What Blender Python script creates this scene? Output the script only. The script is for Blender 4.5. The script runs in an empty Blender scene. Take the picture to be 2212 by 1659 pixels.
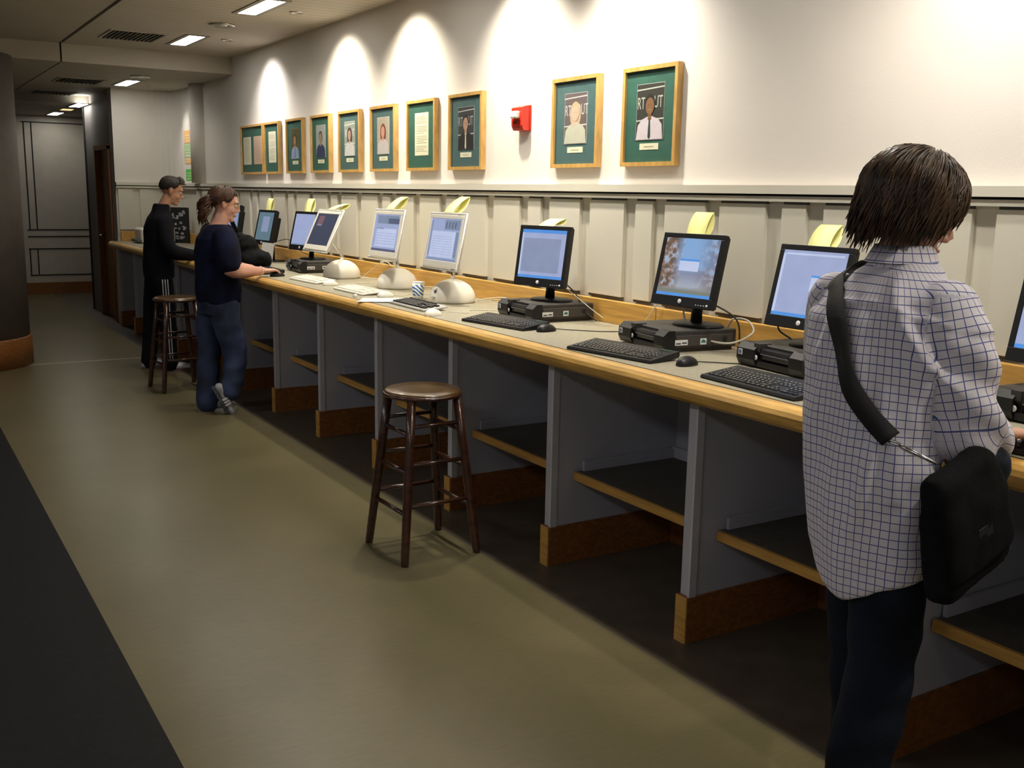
import bpy, bmesh, math, random
import numpy as np
from mathutils import Vector, Matrix, noise
from mathutils.bvhtree import BVHTree
random.seed(7)
C = bpy.context.scene.collection
SC = bpy.context.scene
PI = math.pi
# ------------------------------------------------------------------ camera
def cam_axes(yaw, pitch, roll):
    cy, sy, cp, sp = math.cos(yaw), math.sin(yaw), math.cos(pitch), math.sin(pitch)
    f = Vector((sy*cp, cy*cp, -sp)); r = Vector((cy, -sy, 0)); d = f.cross(r)
    return math.cos(roll)*r+math.sin(roll)*d, -math.sin(roll)*r+math.cos(roll)*d, f
_r, _d, _f = cam_axes(.556922767, .184018759, -.0182193239)
cam = bpy.data.cameras.new('camera'); cam.sensor_width = 36; cam.lens = 2207.52/2212*36
cam.clip_start = .05
co = bpy.data.objects.new('camera', cam); C.objects.link(co)
m = Matrix.Identity(4)
for i, v in enumerate((_r, -_d, -_f)):
    for j in range(3): m[j][i] = v[j]
m.translation = Vector((0, 0, 1.6)); co.matrix_world = m
SC.camera = co
SC.view_settings.view_transform = 'Standard'; SC.view_settings.look = 'None'
SC.view_settings.gamma = 1; SC.view_settings.exposure = 0.0
# ------------------------------------------------------------------ world + lamps
w = bpy.data.worlds.new('world'); SC.world = w; w.use_nodes = True
w.node_tree.nodes['Background'].inputs[0].default_value = (1, .9, .75, 1)
w.node_tree.nodes['Background'].inputs[1].default_value = 0.02
LZ, LZ2, LZ3 = 2.86, 2.70, 2.60
FILL = 8.5; TROFF = 21.0        # emission of the added fill panels and of the troffer lenses
WASH = [(9.13, LZ, 85, (1, .94, .90)), (7.42, LZ, 120, (1, .92, .74)), (6.28, LZ, 120, (1, .92, .74)), (4.92, LZ, 120, (1, .93, .78)),
        (3.95, LZ, 110, (1, .93, .80)), (1.95, LZ, 60, (1, .93, .86)), (12.08, LZ2, 20, (1, .93, .84))]
for (yy, zz, pw, colr) in WASH:
    l = bpy.data.lights.new('wall_washer', 'SPOT'); l.energy = pw; l.color = colr
    l.spot_size = math.radians(108 if zz == LZ else 60); l.spot_blend = 1.0; l.shadow_soft_size = .03
    o = bpy.data.objects.new('wall_washer_lamp', l); C.objects.link(o)
    o.location = (2.73, yy, zz-.012); o.rotation_euler = (0, math.radians(-24 if zz == LZ else -32), 0)
DOWN = [(2.45, 8.32, LZ, 42), (2.45, 6.37, LZ, 64), (2.45, 4.37, LZ, 80), (2.45, 2.37, LZ, 88), (2.45, .37, LZ, 95), (2.42, 11.1, LZ2, 20), (.9, -1.2, LZ, 30)]  # last entry is an extra unseen lamp added for weak fill
for (xx, yy, zz, pw) in DOWN:
    l = bpy.data.lights.new('downlight', 'SPOT'); l.energy = pw; l.color = (1, .93, .80)
    l.spot_size = math.radians(150); l.spot_blend = 1.0; l.shadow_soft_size = .05
    o = bpy.data.objects.new('downlight_lamp', l); C.objects.link(o); o.location = (xx, yy, zz-.02)
# ------------------------------------------------------------------ tags and linking
def tag(o, label=None, cat=None, group=None, kind=None):
    if label: o['label'] = label
    if cat: o['category'] = cat
    if group: o['group'] = group
    if kind: o['kind'] = kind
    return o
def empty(name, loc=(0, 0, 0), rz=0.0, label=None, cat=None, group=None):
    o = bpy.data.objects.new(name, None); C.objects.link(o); o.empty_display_size = .05
    o.location = loc; o.rotation_euler = (0, 0, rz)
    return tag(o, label, cat, group)
def link(name, me, parent=None):
    o = bpy.data.objects.new(name, me); C.objects.link(o)
    if parent: o.parent = parent
    return o
def copy_tree(o, parent=None):
    c = o.copy(); C.objects.link(c)
    if parent: c.parent = parent
    for ch in list(o.children): copy_tree(ch, c)
    return c
# ------------------------------------------------------------------ materials
MATS = {}
def N(nt, t, **k):
    n = nt.nodes.new(t)
    for a, b in k.items(): setattr(n, a, b)
    return n
def mat(name, col, rough=.6, metal=0.0, var=.06, scale=8.0, bump=0.0, bscale=60.0, stretch=None, emit=None, es=0.0, coat=0.0, spec=.5, dark=None):
    if name in MATS: return MATS[name]
    m = bpy.data.materials.new(name); m.use_nodes = True; MATS[name] = m
    nt = m.node_tree; b = nt.nodes['Principled BSDF']
    b.inputs['Roughness'].default_value = rough; b.inputs['Metallic'].default_value = metal
    b.inputs['Specular IOR Level'].default_value = spec
    if coat: b.inputs['Coat Weight'].default_value = coat; b.inputs['Coat Roughness'].default_value = .15
    tc = N(nt, 'ShaderNodeTexCoord'); mp = N(nt, 'ShaderNodeMapping'); nt.links.new(tc.outputs['Object'], mp.inputs[0])
    if stretch: mp.inputs['Scale'].default_value = stretch
    no = N(nt, 'ShaderNodeTexNoise'); no.inputs['Scale'].default_value = scale; no.inputs['Detail'].default_value = 5
    nt.links.new(mp.outputs[0], no.inputs[0])
    mx = N(nt, 'ShaderNodeMix', data_type='RGBA')
    a = tuple(max(0, c*(1-var*2)) for c in col) if dark is None else dark
    mx.inputs[6].default_value = (*a, 1); mx.inputs[7].default_value = (*[min(1, c*(1+var)) for c in col], 1)
    rp = N(nt, 'ShaderNodeValToRGB'); rp.color_ramp.elements[0].position = .3; rp.color_ramp.elements[1].position = .7
    nt.links.new(no.outputs[0], rp.inputs[0]); nt.links.new(rp.outputs[0], mx.inputs[0])
    nt.links.new(mx.outputs[2], b.inputs['Base Color'])
    if emit: b.inputs['Emission Color'].default_value = (*emit, 1); b.inputs['Emission Strength'].default_value = es
    if bump:
        n2 = N(nt, 'ShaderNodeTexNoise'); n2.inputs['Scale'].default_value = bscale; nt.links.new(mp.outputs[0], n2.inputs[0])
        bp = N(nt, 'ShaderNodeBump'); bp.inputs['Strength'].default_value = bump; bp.inputs['Distance'].default_value = .01
        nt.links.new(n2.outputs[0], bp.inputs['Height']); nt.links.new(bp.outputs[0], b.inputs['Normal'])
    return m
def srgb(r, g, b):
    f = lambda c: (c/255/12.92) if c/255 <= .04045 else ((c/255+.055)/1.055)**2.4
    return (f(r), f(g), f(b))
def emis(name, col, s=1.0):
    if name in MATS: return MATS[name]
    m = bpy.data.materials.new(name); m.use_nodes = True; MATS[name] = m
    nt = m.node_tree; b = nt.nodes['Principled BSDF']
    b.inputs['Base Color'].default_value = (.01, .01, .01, 1); b.inputs['Roughness'].default_value = .35
    tc = N(nt, 'ShaderNodeTexCoord'); no = N(nt, 'ShaderNodeTexNoise'); no.inputs['Scale'].default_value = 14
    nt.links.new(tc.outputs['Object'], no.inputs[0])
    mx = N(nt, 'ShaderNodeMix', data_type='RGBA'); mx.inputs[6].default_value = (*[c*.8 for c in col], 1); mx.inputs[7].default_value = (*col, 1)
    nt.links.new(no.outputs[0], mx.inputs[0]); nt.links.new(mx.outputs[2], b.inputs['Emission Color'])
    b.inputs['Emission Strength'].default_value = s
    return m
wall_m = mat('wall_paint', (.74, .69, .635), .75, var=.012, scale=2, bump=.05, bscale=180)
beige_m = mat('wainscot_paint', (.66, .625, .53), .55, var=.015, scale=3)
grey_m = mat('divider_paint', (.50, .50, .56), .55, var=.03, scale=5)
ceil_m = mat('ceiling_panel', (.46, .42, .345), .7, var=.03, scale=3)
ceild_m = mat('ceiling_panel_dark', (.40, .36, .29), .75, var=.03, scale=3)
black_m = mat('dark_gap', (.012, .012, .012), .7)
oak_m = mat('oak_edge', (.72, .42, .10), .32, var=.14, scale=6, stretch=(6, 1, 10), coat=.35)
oak2_m = mat('oak_veneer', (.60, .33, .075), .45, var=.12, scale=5, stretch=(6, 1, 12))
base_m = mat('stained_base', (.30, .115, .03), .45, var=.18, scale=5, stretch=(8, 2, 16))
lam_m = mat('laminate', (.35, .32, .235), .42, var=.10, scale=55)
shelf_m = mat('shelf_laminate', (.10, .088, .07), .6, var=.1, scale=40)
steel_m = mat('chrome', (.7, .7, .7), .2, 1.0)
silver_m = mat('silver_plastic', (.75, .75, .75), .3)
# ------------------------------------------------------------------ mesh builder
class MB:
    def __init__(s): s.v = []; s.f = []; s.m = []; s.sm = []; s.cur = 0
    def add(s, vs, fs, smooth=False):
        o = len(s.v); s.v += [tuple(p) for p in vs]
        for f in fs: s.f.append([i+o for i in f]); s.m.append(s.cur); s.sm.append(smooth)
        return s
    def box(s, x0, x1, y0, y1, z0, z1, bev=0.0, M=None, seg=2):
        if x0 > x1: x0, x1 = x1, x0
        if y0 > y1: y0, y1 = y1, y0
        if z0 > z1: z0, z1 = z1, z0
        bm = bmesh.new()
        bmesh.ops.create_cube(bm, size=1)
        for v in bm.verts: v.co = Vector(((x0+x1)/2+v.co.x*(x1-x0), (y0+y1)/2+v.co.y*(y1-y0), (z0+z1)/2+v.co.z*(z1-z0)))
        if bev: bmesh.ops.bevel(bm, geom=list(bm.edges), offset=min(bev, .49*min(x1-x0, y1-y0, z1-z0)), segments=seg, affect='EDGES', profile=.5)
        return s.bm(bm, M, smooth=False)
    def bm(s, bm, M=None, smooth=False):
        bm.verts.ensure_lookup_table()
        vs = [(M @ v.co) if M else v.co.copy() for v in bm.verts]
        for i, v in enumerate(bm.verts): v.index = i
        s.add(vs, [[v.index for v in f.verts] for f in bm.faces], smooth); bm.free(); return s
    def tube(s, pts, r, n=8, closed=False, smooth=True, flat=1.0, up=None):
        pts = [Vector(p) for p in pts]; R = r if isinstance(r, (list, tuple)) else [r]*len(pts)
        vs = []; fs = []; L = len(pts); u = None
        for i, p in enumerate(pts):
            a = pts[(i-1) % L] if (i or closed) else pts[0]; b = pts[(i+1) % L] if (i < L-1 or closed) else pts[-1]
            t = (b-a)
            t = t.normalized() if t.length > 1e-9 else Vector((0, 0, 1))
            if u is None:
                u = Vector(up) if up is not None else (Vector((0, 0, 1)) if abs(t.z) < .9 else Vector((1, 0, 0)))
            u = (u-t*u.dot(t)).normalized(); v = t.cross(u)
            for k in range(n):
                a_ = 2*PI*k/n; vs.append(p+u*math.cos(a_)*R[i]+v*math.sin(a_)*R[i]*flat)
        for i in range(L if closed else L-1):
            for k in range(n):
                j = (i+1) % L; fs.append([i*n+k, i*n+(k+1) % n, j*n+(k+1) % n, j*n+k])
        if not closed: fs.append(list(range(n))[::-1]); fs.append([(L-1)*n+k for k in range(n)])
        return s.add(vs, fs, smooth)
    def lathe(s, prof, c=(0, 0, 0), n=32, smooth=True, M=None):
        vs = []; fs = []
        for (r, z) in prof:
            for k in range(n):
                a = 2*PI*k/n; p = Vector((c[0]+r*math.cos(a), c[1]+r*math.sin(a), c[2]+z)); vs.append(M @ p if M else p)
        for i in range(len(prof)-1):
            for k in range(n): fs.append([i*n+k, i*n+(k+1) % n, (i+1)*n+(k+1) % n, (i+1)*n+k])
        fs.append(list(range(n))[::-1]); fs.append([(len(prof)-1)*n+k for k in range(n)])
        return s.add(vs, fs, smooth)
    def prism(s, poly, lo, hi, axis='y', M=None, smooth=False):
        n = len(poly); vs = []
        for t in (lo, hi):
            for (a, b) in poly:
                p = {'y': (a, t, b), 'x': (t, a, b), 'z': (a, b, t)}[axis]; p = Vector(p); vs.append(M @ p if M else p)
        fs = [list(range(n))[::-1], [n+i for i in range(n)]]+[[i, (i+1) % n, n+(i+1) % n, n+i] for i in range(n)]
        return s.add(vs, fs, smooth)
    def quad(s, *p): return s.add(p, [list(range(len(p)))])
    def build(s, name, mats, parent=None, **k):
        me = bpy.data.meshes.new(name); me.from_pydata(s.v, [], s.f)
        if not isinstance(mats, (list, tuple)): mats = [mats]
        for m_ in mats: me.materials.append(m_)
        me.polygons.foreach_set('material_index', s.m); me.polygons.foreach_set('use_smooth', s.sm); me.update()
        bm = bmesh.new(); bm.from_mesh(me); bmesh.ops.recalc_face_normals(bm, faces=bm.faces); bm.to_mesh(me); bm.free()
        o = link(name, me, parent)
        return tag(o, **k) if k else o
def box(name, m_, parent, *a, bev=0.0, **k): return MB().box(*a, bev=bev).build(name, m_, parent, **k)
def text_mesh(txt, size, mb, M, depth=.0006):
    cu = bpy.data.curves.new('t', 'FONT'); cu.body = txt; cu.size = size; cu.extrude = depth; cu.align_x = 'CENTER'
    o = bpy.data.objects.new('t', cu); C.objects.link(o)
    dg = bpy.context.evaluated_depsgraph_get(); me = bpy.data.meshes.new_from_object(o.evaluated_get(dg))
    mb.add([M @ v.co for v in me.vertices], [list(p.vertices) for p in me.polygons])
    bpy.data.objects.remove(o); bpy.data.meshes.remove(me); bpy.data.curves.remove(cu)
UPR = Matrix.Rotation(PI/2, 4, 'X')      # text laid in the XZ plane, read from -Y
# ================================================================== ROOM
XW = 3.12
# floor: pale hall lane, black strip on the left, counter's shadow painted as a darker lane on the right
def floor_mat():
    m = mat('floor_lane', (.162, .136, .070), .30, var=.07, scale=1.6, bump=.04, bscale=25, spec=.35)
    nt = m.node_tree; b = nt.nodes['Principled BSDF']
    tc = nt.nodes['Texture Coordinate']
    mp = N(nt, 'ShaderNodeMapping'); mp.inputs['Scale'].default_value = (3, 14, 1); nt.links.new(tc.outputs['Object'], mp.inputs[0])
    n2 = N(nt, 'ShaderNodeTexNoise'); n2.inputs['Scale'].default_value = 5; n2.inputs['Detail'].default_value = 8; nt.links.new(mp.outputs[0], n2.inputs[0])
    mx = N(nt, 'ShaderNodeMix', data_type='RGBA', blend_type='MULTIPLY'); mx.inputs[0].default_value = .28
    src = b.inputs['Base Color'].links[0].from_socket; nt.links.new(src, mx.inputs[6])
    rp = N(nt, 'ShaderNodeValToRGB'); rp.color_ramp.elements[0].color = (.62, .62, .6, 1); rp.color_ramp.elements[0].position = .35
    rp.color_ramp.elements[1].position = .65; nt.links.new(n2.outputs[0], rp.inputs[0]); nt.links.new(rp.outputs[0], mx.inputs[7])
    nt.links.new(mx.outputs[2], b.inputs['Base Color'])
    return m
lane_m = floor_mat()
fblack_m = mat('floor_black', (.006, .006, .007), .65, var=.3, scale=30, spec=.25)
fshade_m = mat('floor_counter_shade', (.115, .092, .066), .5, var=.12, scale=8)  # darker floor colour imitates the shade below the counter edge
mb = MB()
mb.box(.62, 2.222, -4, 17.2, -.1, 0); mb.cur = 1; mb.box(-4, .62, -4, 17.2, -.1, 0)
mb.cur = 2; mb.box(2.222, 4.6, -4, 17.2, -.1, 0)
mb.cur = 3; mb.box(.62, 2.222, 10.02, 10.05, 0, .0015)
mb.build('floor', [lane_m, fblack_m, fshade_m, mat('floor_seam', (.42, .38, .26), .3)], label='polished tan hall floor with a black strip along its left side', cat='floor', kind='structure')
# ceiling: panels with fine cross lines, long dark seam
def ceil_lines(m):
    nt = m.node_tree; b = nt.nodes['Principled BSDF']; tc = nt.nodes['Texture Coordinate']
    sx = N(nt, 'ShaderNodeSeparateXYZ'); nt.links.new(tc.outputs['Object'], sx.inputs[0])
    mu = N(nt, 'ShaderNodeMath', operation='MULTIPLY'); mu.inputs[1].default_value = 9; nt.links.new(sx.outputs['Y'], mu.inputs[0])
    fr = N(nt, 'ShaderNodeMath', operation='FRACT'); nt.links.new(mu.outputs[0], fr.inputs[0])
    lt = N(nt, 'ShaderNodeMath', operation='LESS_THAN'); lt.inputs[1].default_value = .10; nt.links.new(fr.outputs[0], lt.inputs[0])
    mx = N(nt, 'ShaderNodeMix', data_type='RGBA', blend_type='MULTIPLY'); src = b.inputs['Base Color'].links[0].from_socket
    mm = N(nt, 'ShaderNodeMath', operation='MULTIPLY'); mm.inputs[1].default_value = .55; nt.links.new(lt.outputs[0], mm.inputs[0])
    nt.links.new(mm.outputs[0], mx.inputs[0]); nt.links.new(src, mx.inputs[6]); mx.inputs[7].default_value = (.35, .35, .35, 1)
    nt.links.new(mx.outputs[2], b.inputs['Base Color'])
ceil_lines(ceil_m)
mb = MB(); YS, YS2 = 10.3, 14.0
mb.box(1.585, 4.6, -4, YS, LZ, LZ+.2); mb.box(1.575, 4.6, YS, YS2, LZ2, LZ+.2); mb.box(1.575, 4.6, YS2, 17.2, LZ3, LZ+.2)
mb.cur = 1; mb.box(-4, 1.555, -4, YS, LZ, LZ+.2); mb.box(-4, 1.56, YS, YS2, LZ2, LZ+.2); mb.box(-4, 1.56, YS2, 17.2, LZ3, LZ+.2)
mb.cur = 2; mb.box(1.55, 1.59, -4, 17.2, LZ+.02, LZ+.19)
mb.build('ceiling', [ceil_m, ceild_m, black_m], label='ribbed tan ceiling stepping down over the far end', cat='ceiling', kind='structure')
# right wall with fillet corner into the far recess
def path_wall(name, pts, z0, z1, th, m_, **k):
    """extrude a plan polyline (list of (x,y)) into a wall whose back is offset to the right"""
    mb = MB(); n = len(pts); off = []
    for i, p in enumerate(pts):
        a = Vector(pts[max(i-1, 0)]); b = Vector(pts[min(i+1, n-1)]); t = (b-a).normalized(); off.append(Vector(p)+Vector((t.y, -t.x))*th)
    vs = []
    for z in (z0, z1):
        for p in pts: vs.append((p[0], p[1], z))
        for p in off: vs.append((p.x, p.y, z))
    fs = []
    for i in range(n-1):
        fs += [[i, i+1, 2*n+i+1, 2*n+i], [n+i, n+i+1, 3*n+i+1, 3*n+i], [2*n+i, 2*n+i+1, 3*n+i+1, 3*n+i], [i, i+1, n+i+1, n+i]]
    fs += [[0, n, 3*n, 2*n], [n-1, 2*n-1, 4*n-1, 3*n-1]]
    mb.add(vs, fs, smooth=False)
    return mb.build(name, m_, **k)
YE = 12.62
def corner(off, r=.30, n=7):
    """plan line of the wall face set off by `off` into the room: along +y, then turning to -x"""
    pts = [(XW-off, -4)] + [(XW-off, 0.5+i) for i in range(12)]
    cx, cy = XW-off-r, YE-off-r
    for i in range(n+1):
        a = PI/2*i/n; pts.append((cx+r*math.cos(a), cy+r*math.sin(a)))
    pts.append((2.42, YE-off)); return pts
path_wall('wall_right', corner(0), 0, LZ+.05, .2, wall_m, label='long cream wall washed by ceiling spotlights, rounding into the far corner', cat='wall', kind='structure')
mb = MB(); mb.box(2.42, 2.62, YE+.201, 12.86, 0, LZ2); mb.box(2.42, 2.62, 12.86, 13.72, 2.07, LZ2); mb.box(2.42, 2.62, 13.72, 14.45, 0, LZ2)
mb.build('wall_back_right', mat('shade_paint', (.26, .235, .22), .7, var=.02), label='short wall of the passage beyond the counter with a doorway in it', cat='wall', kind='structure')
box('trim_1', black_m, None, 2.405, 2.42, 14.36, 14.40, 0, LZ2, label='dark vertical reveal at the end of the short passage wall', cat='trim', kind='structure')
mb = MB(); mb.box(-4.2, -4, -4, 17.2, 0, LZ+.1); mb.build('wall_left', wall_m, label='far left side wall outside the picture', cat='wall', kind='structure')
mb = MB(); mb.box(-4, 4.6, -4.2, -4, 0, LZ+.1); mb.build('wall_front', wall_m, label='wall behind the viewpoint', cat='wall', kind='structure')
mb = MB(); mb.box(4.4, 4.6, 12.0, 17.2, 0, LZ+.1); mb.build('wall_far_right', wall_m, label='side wall of the space beyond the passage', cat='wall', kind='structure')
# end wall with grooved panels
YB = 16.7
mb = MB(); mb.box(-4, 4.5, YB, YB+.2, 0, LZ+.1); mb.cur = 1
g = .008
for x in (1.975, 2.075): mb.box(x-g, x+g, YB-.006, YB+.01, .96, 2.50)
for x in (1.955, 2.06): mb.box(x-g, x+g, YB-.006, YB+.01, .29, .67)
for z in (2.50, .95, .85, .67, .28): mb.box(1.94, 4.2, YB-.006, YB+.01, z-g, z+g)
mb.build('wall_back', [mat('end_wall_paint', (.62, .56, .47), .7, var=.03), black_m], label='far end wall with dark grooved panel lines', cat='wall', kind='structure')
box('baseboard_back', base_m, None, -4, 4.4, YB-.03, YB, 0, .17, label='stained wood skirting at the foot of the end wall', cat='baseboard', kind='structure')
# door in the passage wall
d = empty('door_1', (2.43, 12.9, 0), label='brown wooden door in the passage wall beyond the counter end', cat='door'); d['kind'] = 'structure'
box('door_leaf', base_m, d, .03, .075, .02, .80, .01, 2.03)
mb = MB(); mb.box(-.03, .10, -.04, .02, 0, 2.07); mb.box(-.03, .10, .80, .84, 0, 2.07); mb.box(-.03, .10, -.04, .84, 2.03, 2.09)
mb.build('door_frame', mat('door_frame_wood', (.26, .10, .03), .5, var=.15, scale=6, stretch=(6, 6, 1)), d)
MB().tube([(.03, .72, 1.0), (-.03, .72, 1.0), (-.03, .62, 1.0)], .01).build('door_handle', steel_m, d)
# half-round pilaster above the rail
mb = MB(); mb.lathe([(.16, 1.655), (.16, LZ2)], (3.17, 11.52, 0), 40); mb.build('trim_2', wall_m, label='half round plastered pilaster standing off the cream wall above the rail', cat='trim', kind='structure')
# round column at the left
cl = empty('round_column', (.574, 10.31, 0), label='wide round grey column with a stained wood foot band at the left', cat='column')
mb = MB(); mb.lathe([(.585, .26), (.585, LZ2)], n=64); mb.build('column_shaft', mat('column_paint', (.12, .105, .09), .6, var=.06), cl)
mb = MB(); mb.lathe([(.60, 0), (.60, .25), (.592, .262)], n=64); mb.build('column_base', base_m, cl)
# rail and wainscot
def rail(off, z0, z1, name, m_, **k): return path_wall(name, corner(off), z0, z1, off-.002, m_, **k)
rail(.055, 1.618, 1.652, 'trim_3', beige_m, label='beige cap of the chair rail running the whole wall', cat='trim', kind='structure')
rail(.030, 1.609, 1.620, 'trim_4', black_m, label='dark shadow groove under the rail cap', cat='trim', kind='structure')
rail(.045, 1.588, 1.609, 'trim_5', beige_m, label='lower band of the chair rail', cat='trim', kind='structure')
rail(.010, 1.05, 1.60, 'trim_6', beige_m, label='beige recessed backing between the wainscot boards', cat='trim', kind='structure')
gap_m = mat('board_gap', (.10, .095, .085), .7)
cent = [-0.9, .03, .96, 1.957, 2.887, 3.817, 4.766, 5.726, 6.681, 7.65, 8.63, 9.62, 10.6, 11.6]
boards = []
for i, c in enumerate(cent):
    boards.append((c-.063, c+.063))
    if i+1 < len(cent):
        a, b = c+.063+.088, cent[i+1]-.063-.088; mm = (a+b)/2
        boards += [(a, mm-.045), (mm+.045, b)]
for i, (a, b) in enumerate(boards):
    mb = MB(); mb.box(XW-.032, XW-.010, a, b, 1.11, 1.578, bev=.002)
    mb.cur = 1; mb.box(XW-.026, XW-.011, a+.003, b-.003, 1.098, 1.110); mb.box(XW-.026, XW-.011, a+.003, b-.003, 1.578, 1.588)
    mb.build('trim_%d' % (7+i), [beige_m, gap_m], label='flat beige wainscot board on the wall behind the counter', cat='wainscot board', group='wainscot boards along the wall', kind='structure')
for j, (a, b) in enumerate(((2.44, 2.60), (2.68, 2.93))):
    mb = MB(); mb.box(a, b, YE-.032, YE-.01, 1.11, 1.578, bev=.002); mb.build('trim_%d' % (7+len(boards)+j), beige_m, label='beige wainscot board on the short return wall', cat='wainscot board', kind='structure', group='return wall boards')
# ------------------------------------------------------------------ counter
CT = .98
ct = empty('counter', (0, 0, 0), label='long grey laminate computer counter with a rounded oak front edge', cat='counter')
MB().box(2.365, 3.10, -2.0, YE-.03, CT-.035, CT).build('worktop', lam_m, ct)
prof = [(2.362, .980), (2.362, .908), (2.342, .904), (2.322, .909), (2.308, .921), (2.301, .936), (2.301, .950), (2.307, .964), (2.319, .975), (2.335, .980)]
MB().prism(prof, -2.0, YE-.03, 'y').build('edge_nosing', oak_m, ct)
box('edge_inlay', black_m, ct, 2.358, 2.366, -2.0, YE-.03, CT-.01, CT+.0006)
mb = MB(); mb.box(3.058, 3.088, -2.0, YE-.06, CT, 1.092, bev=.003); mb.box(2.44, 3.06, YE-.09, YE-.06, CT, 1.092, bev=.003)
for yj in (1.2, 3.66, 6.28, 8.9): mb.cur = 1; mb.box(3.0572, 3.06, yj-.0012, yj+.0012, CT, 1.091)
mb.build('backsplash', [oak2_m, black_m], label='long oak upstand board along the wall at the back of the counter', cat='backsplash')
PY = [-.90, 0.0, .87, 1.77, 2.67, 3.57, 4.47, 5.37, 6.27, 7.15, 8.06, 9.0, 9.93, 10.86, 11.80, YE-.08]
plab = {3: 'grey divider panel under the counter hidden behind the man in the checked shirt', 4: 'nearest full grey divider panel under the counter, left of the checked shirt', 5: 'grey divider panel right of the front stool, below the two near keyboards',
        6: 'grey divider panel directly behind the front wooden stool', 7: 'grey divider panel just left of the front wooden stool', 8: 'grey divider panel below the pair of white keyboards', 9: 'grey divider panel just right of the woman in navy',
        10: 'grey divider panel beside the legs of the woman in jeans', 11: 'grey divider panel between the woman and the boy in black', 12: 'grey divider panel behind the boy in black track pants', 13: 'second to last grey divider panel at the far end of the counter',
        14: 'grey divider panel nearest the far doorway under the counter', 15: 'end panel closing the far end of the counter', 2: 'grey divider panel right of the man in the checked shirt'}
for i, yy in enumerate(PY):
    if i < 2: continue
    p = empty('divider_panel', (0, yy, 0), label=plab[i], cat='divider panel', group='divider panels under the counter')
    mb = MB(); mb.box(2.412, 3.10, -.046, -.004, .176, CT-.036); mb.box(2.405, 2.425, -.050, 0.0, .176, CT-.036); mb.build('side_panel', grey_m, p)
    box('corner_strip', mat('divider_edge', (.58, .58, .63), .5, var=.02), p, 2.398, 2.43, -.054, -.044, .176, CT-.036)
    mb = MB(); mb.box(2.392, 3.10, -.054, .004, 0, .176); mb.build('wood_plinth', base_m, p)
    box('plinth_front', oak2_m, p, 2.386, 2.392, -.054, .004, 0, .176)
slab = {2: 'low shelf right of the man in the checked shirt', 3: 'low dark shelf right beside the legs of the man in the checked shirt', 4: 'low dark shelf in the bay left of the man in the checked shirt',
        5: 'low dark shelf in the second bay from the right, with a looped black cord', 6: 'low dark shelf in the bay to the left of the front stool seat', 7: 'low dark shelf glimpsed between the legs of the front stool', 8: 'low dark shelf below the white keyboards',
        9: 'low shelf in the first bay right of the woman', 10: 'low shelf just behind the legs of the woman', 11: 'low shelf between the woman and the boy', 12: 'low shelf behind the boy', 13: 'low shelf beyond the boy', 14: 'last low shelf at the far end'}
slab = {2: 'low dark shelf in the bay right of the man in the checked shirt', 3: 'low dark shelf behind the legs of the man in the checked shirt', 4: 'low dark shelf in the bay under the near keyboards, with a looped black cord',
        5: 'low dark shelf in the bay just right of the front wooden stool', 6: 'low dark shelf seen through the legs of the front stool', 7: 'low dark shelf in the bay below the white keyboards, left of the front stool',
        8: 'low dark shelf in the second bay right of the woman in navy', 9: 'low dark shelf in the first bay right of the woman in navy', 10: 'low dark shelf behind the legs of the woman in jeans', 11: 'low dark shelf between the woman and the boy', 12: 'low dark shelf behind the boy in black', 13: 'low dark shelf in the bay left of the boy', 14: 'low dark shelf in the last bay by the far doorway'}
slab[3], slab[4] = 'low dark shelf running behind the man in the checked shirt', 'low dark shelf between the two nearest dividers, with a looped black cord above it'
for i in range(2, 13):
    a, b = PY[i]+.004, PY[i+1]-.055
    s = empty('low_shelf', (0, 0, 0), label=slab[i], cat='shelf', group='low shelves under the counter')
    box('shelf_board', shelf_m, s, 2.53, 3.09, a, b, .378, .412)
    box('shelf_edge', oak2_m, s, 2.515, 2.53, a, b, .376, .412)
    mb = MB(); mb.box(3.07, 3.09, a, b, .412, .462); mb.box(2.56, 3.07, b-.014, b, .412, .455); mb.build('shelf_upstand', grey_m, s)
# back panels under counter
box('wall_under_counter', grey_m, None, 3.10, 3.118, -2, YE-.04, 0, CT-.036, label='grey back boarding below the counter', cat='wall', kind='structure')
box('baseboard_right', base_m, None, 3.085, 3.10, -2, YE-.04, 0, .176, label='stained wood skirting at the back under the counter', cat='baseboard', kind='structure')
# ------------------------------------------------------------------ ceiling fittings
lens_m = mat('lens_glow', (.9, .9, .85), .4, emit=(1, .98, .90), es=TROFF)
tro = [(2.45, 7.37, LZ, 'ceiling light slot nearest the camera, cut by the top edge'), (2.455, 9.38, LZ, 'ceiling light slot beside the large air vent'), (2.455, 11.9, LZ2, 'ceiling light slot on the lowered ceiling above the boy'),
       (2.33, 14.2, LZ3, 'bright far ceiling light slot before the end wall'), (2.33, 16.1, LZ3, 'farthest ceiling light slot next to the end wall'),
       (2.45, 5.37, LZ, None), (2.45, 3.37, LZ, None), (2.45, 1.37, LZ, None), (2.45, -.63, LZ, None)]
for (x, yy, z, lb) in tro:
    t = empty('ceiling_light', (x, yy, z), label=lb or 'recessed ceiling light slot over the near part of the hall, outside the picture', cat='ceiling light', group='recessed ceiling light slots')
    mb = MB()
    for (a, b, c_, d_) in ((-.10, -.065, -.36, .36), (.065, .10, -.36, .36), (-.065, .065, -.36, -.33), (-.065, .065, .33, .36)): mb.box(a, b, c_, d_, -.006, .0)
    mb.build('light_frame', mat('light_trim', (.25, .23, .18), .5), t)
    box('light_lens', lens_m if z > LZ3 else mat('far_lens_glow', (.9, .9, .85), .4, emit=(1, .98, .92), es=14), t, -.065, .065, -.33, .33, -.004, -.001)
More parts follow.
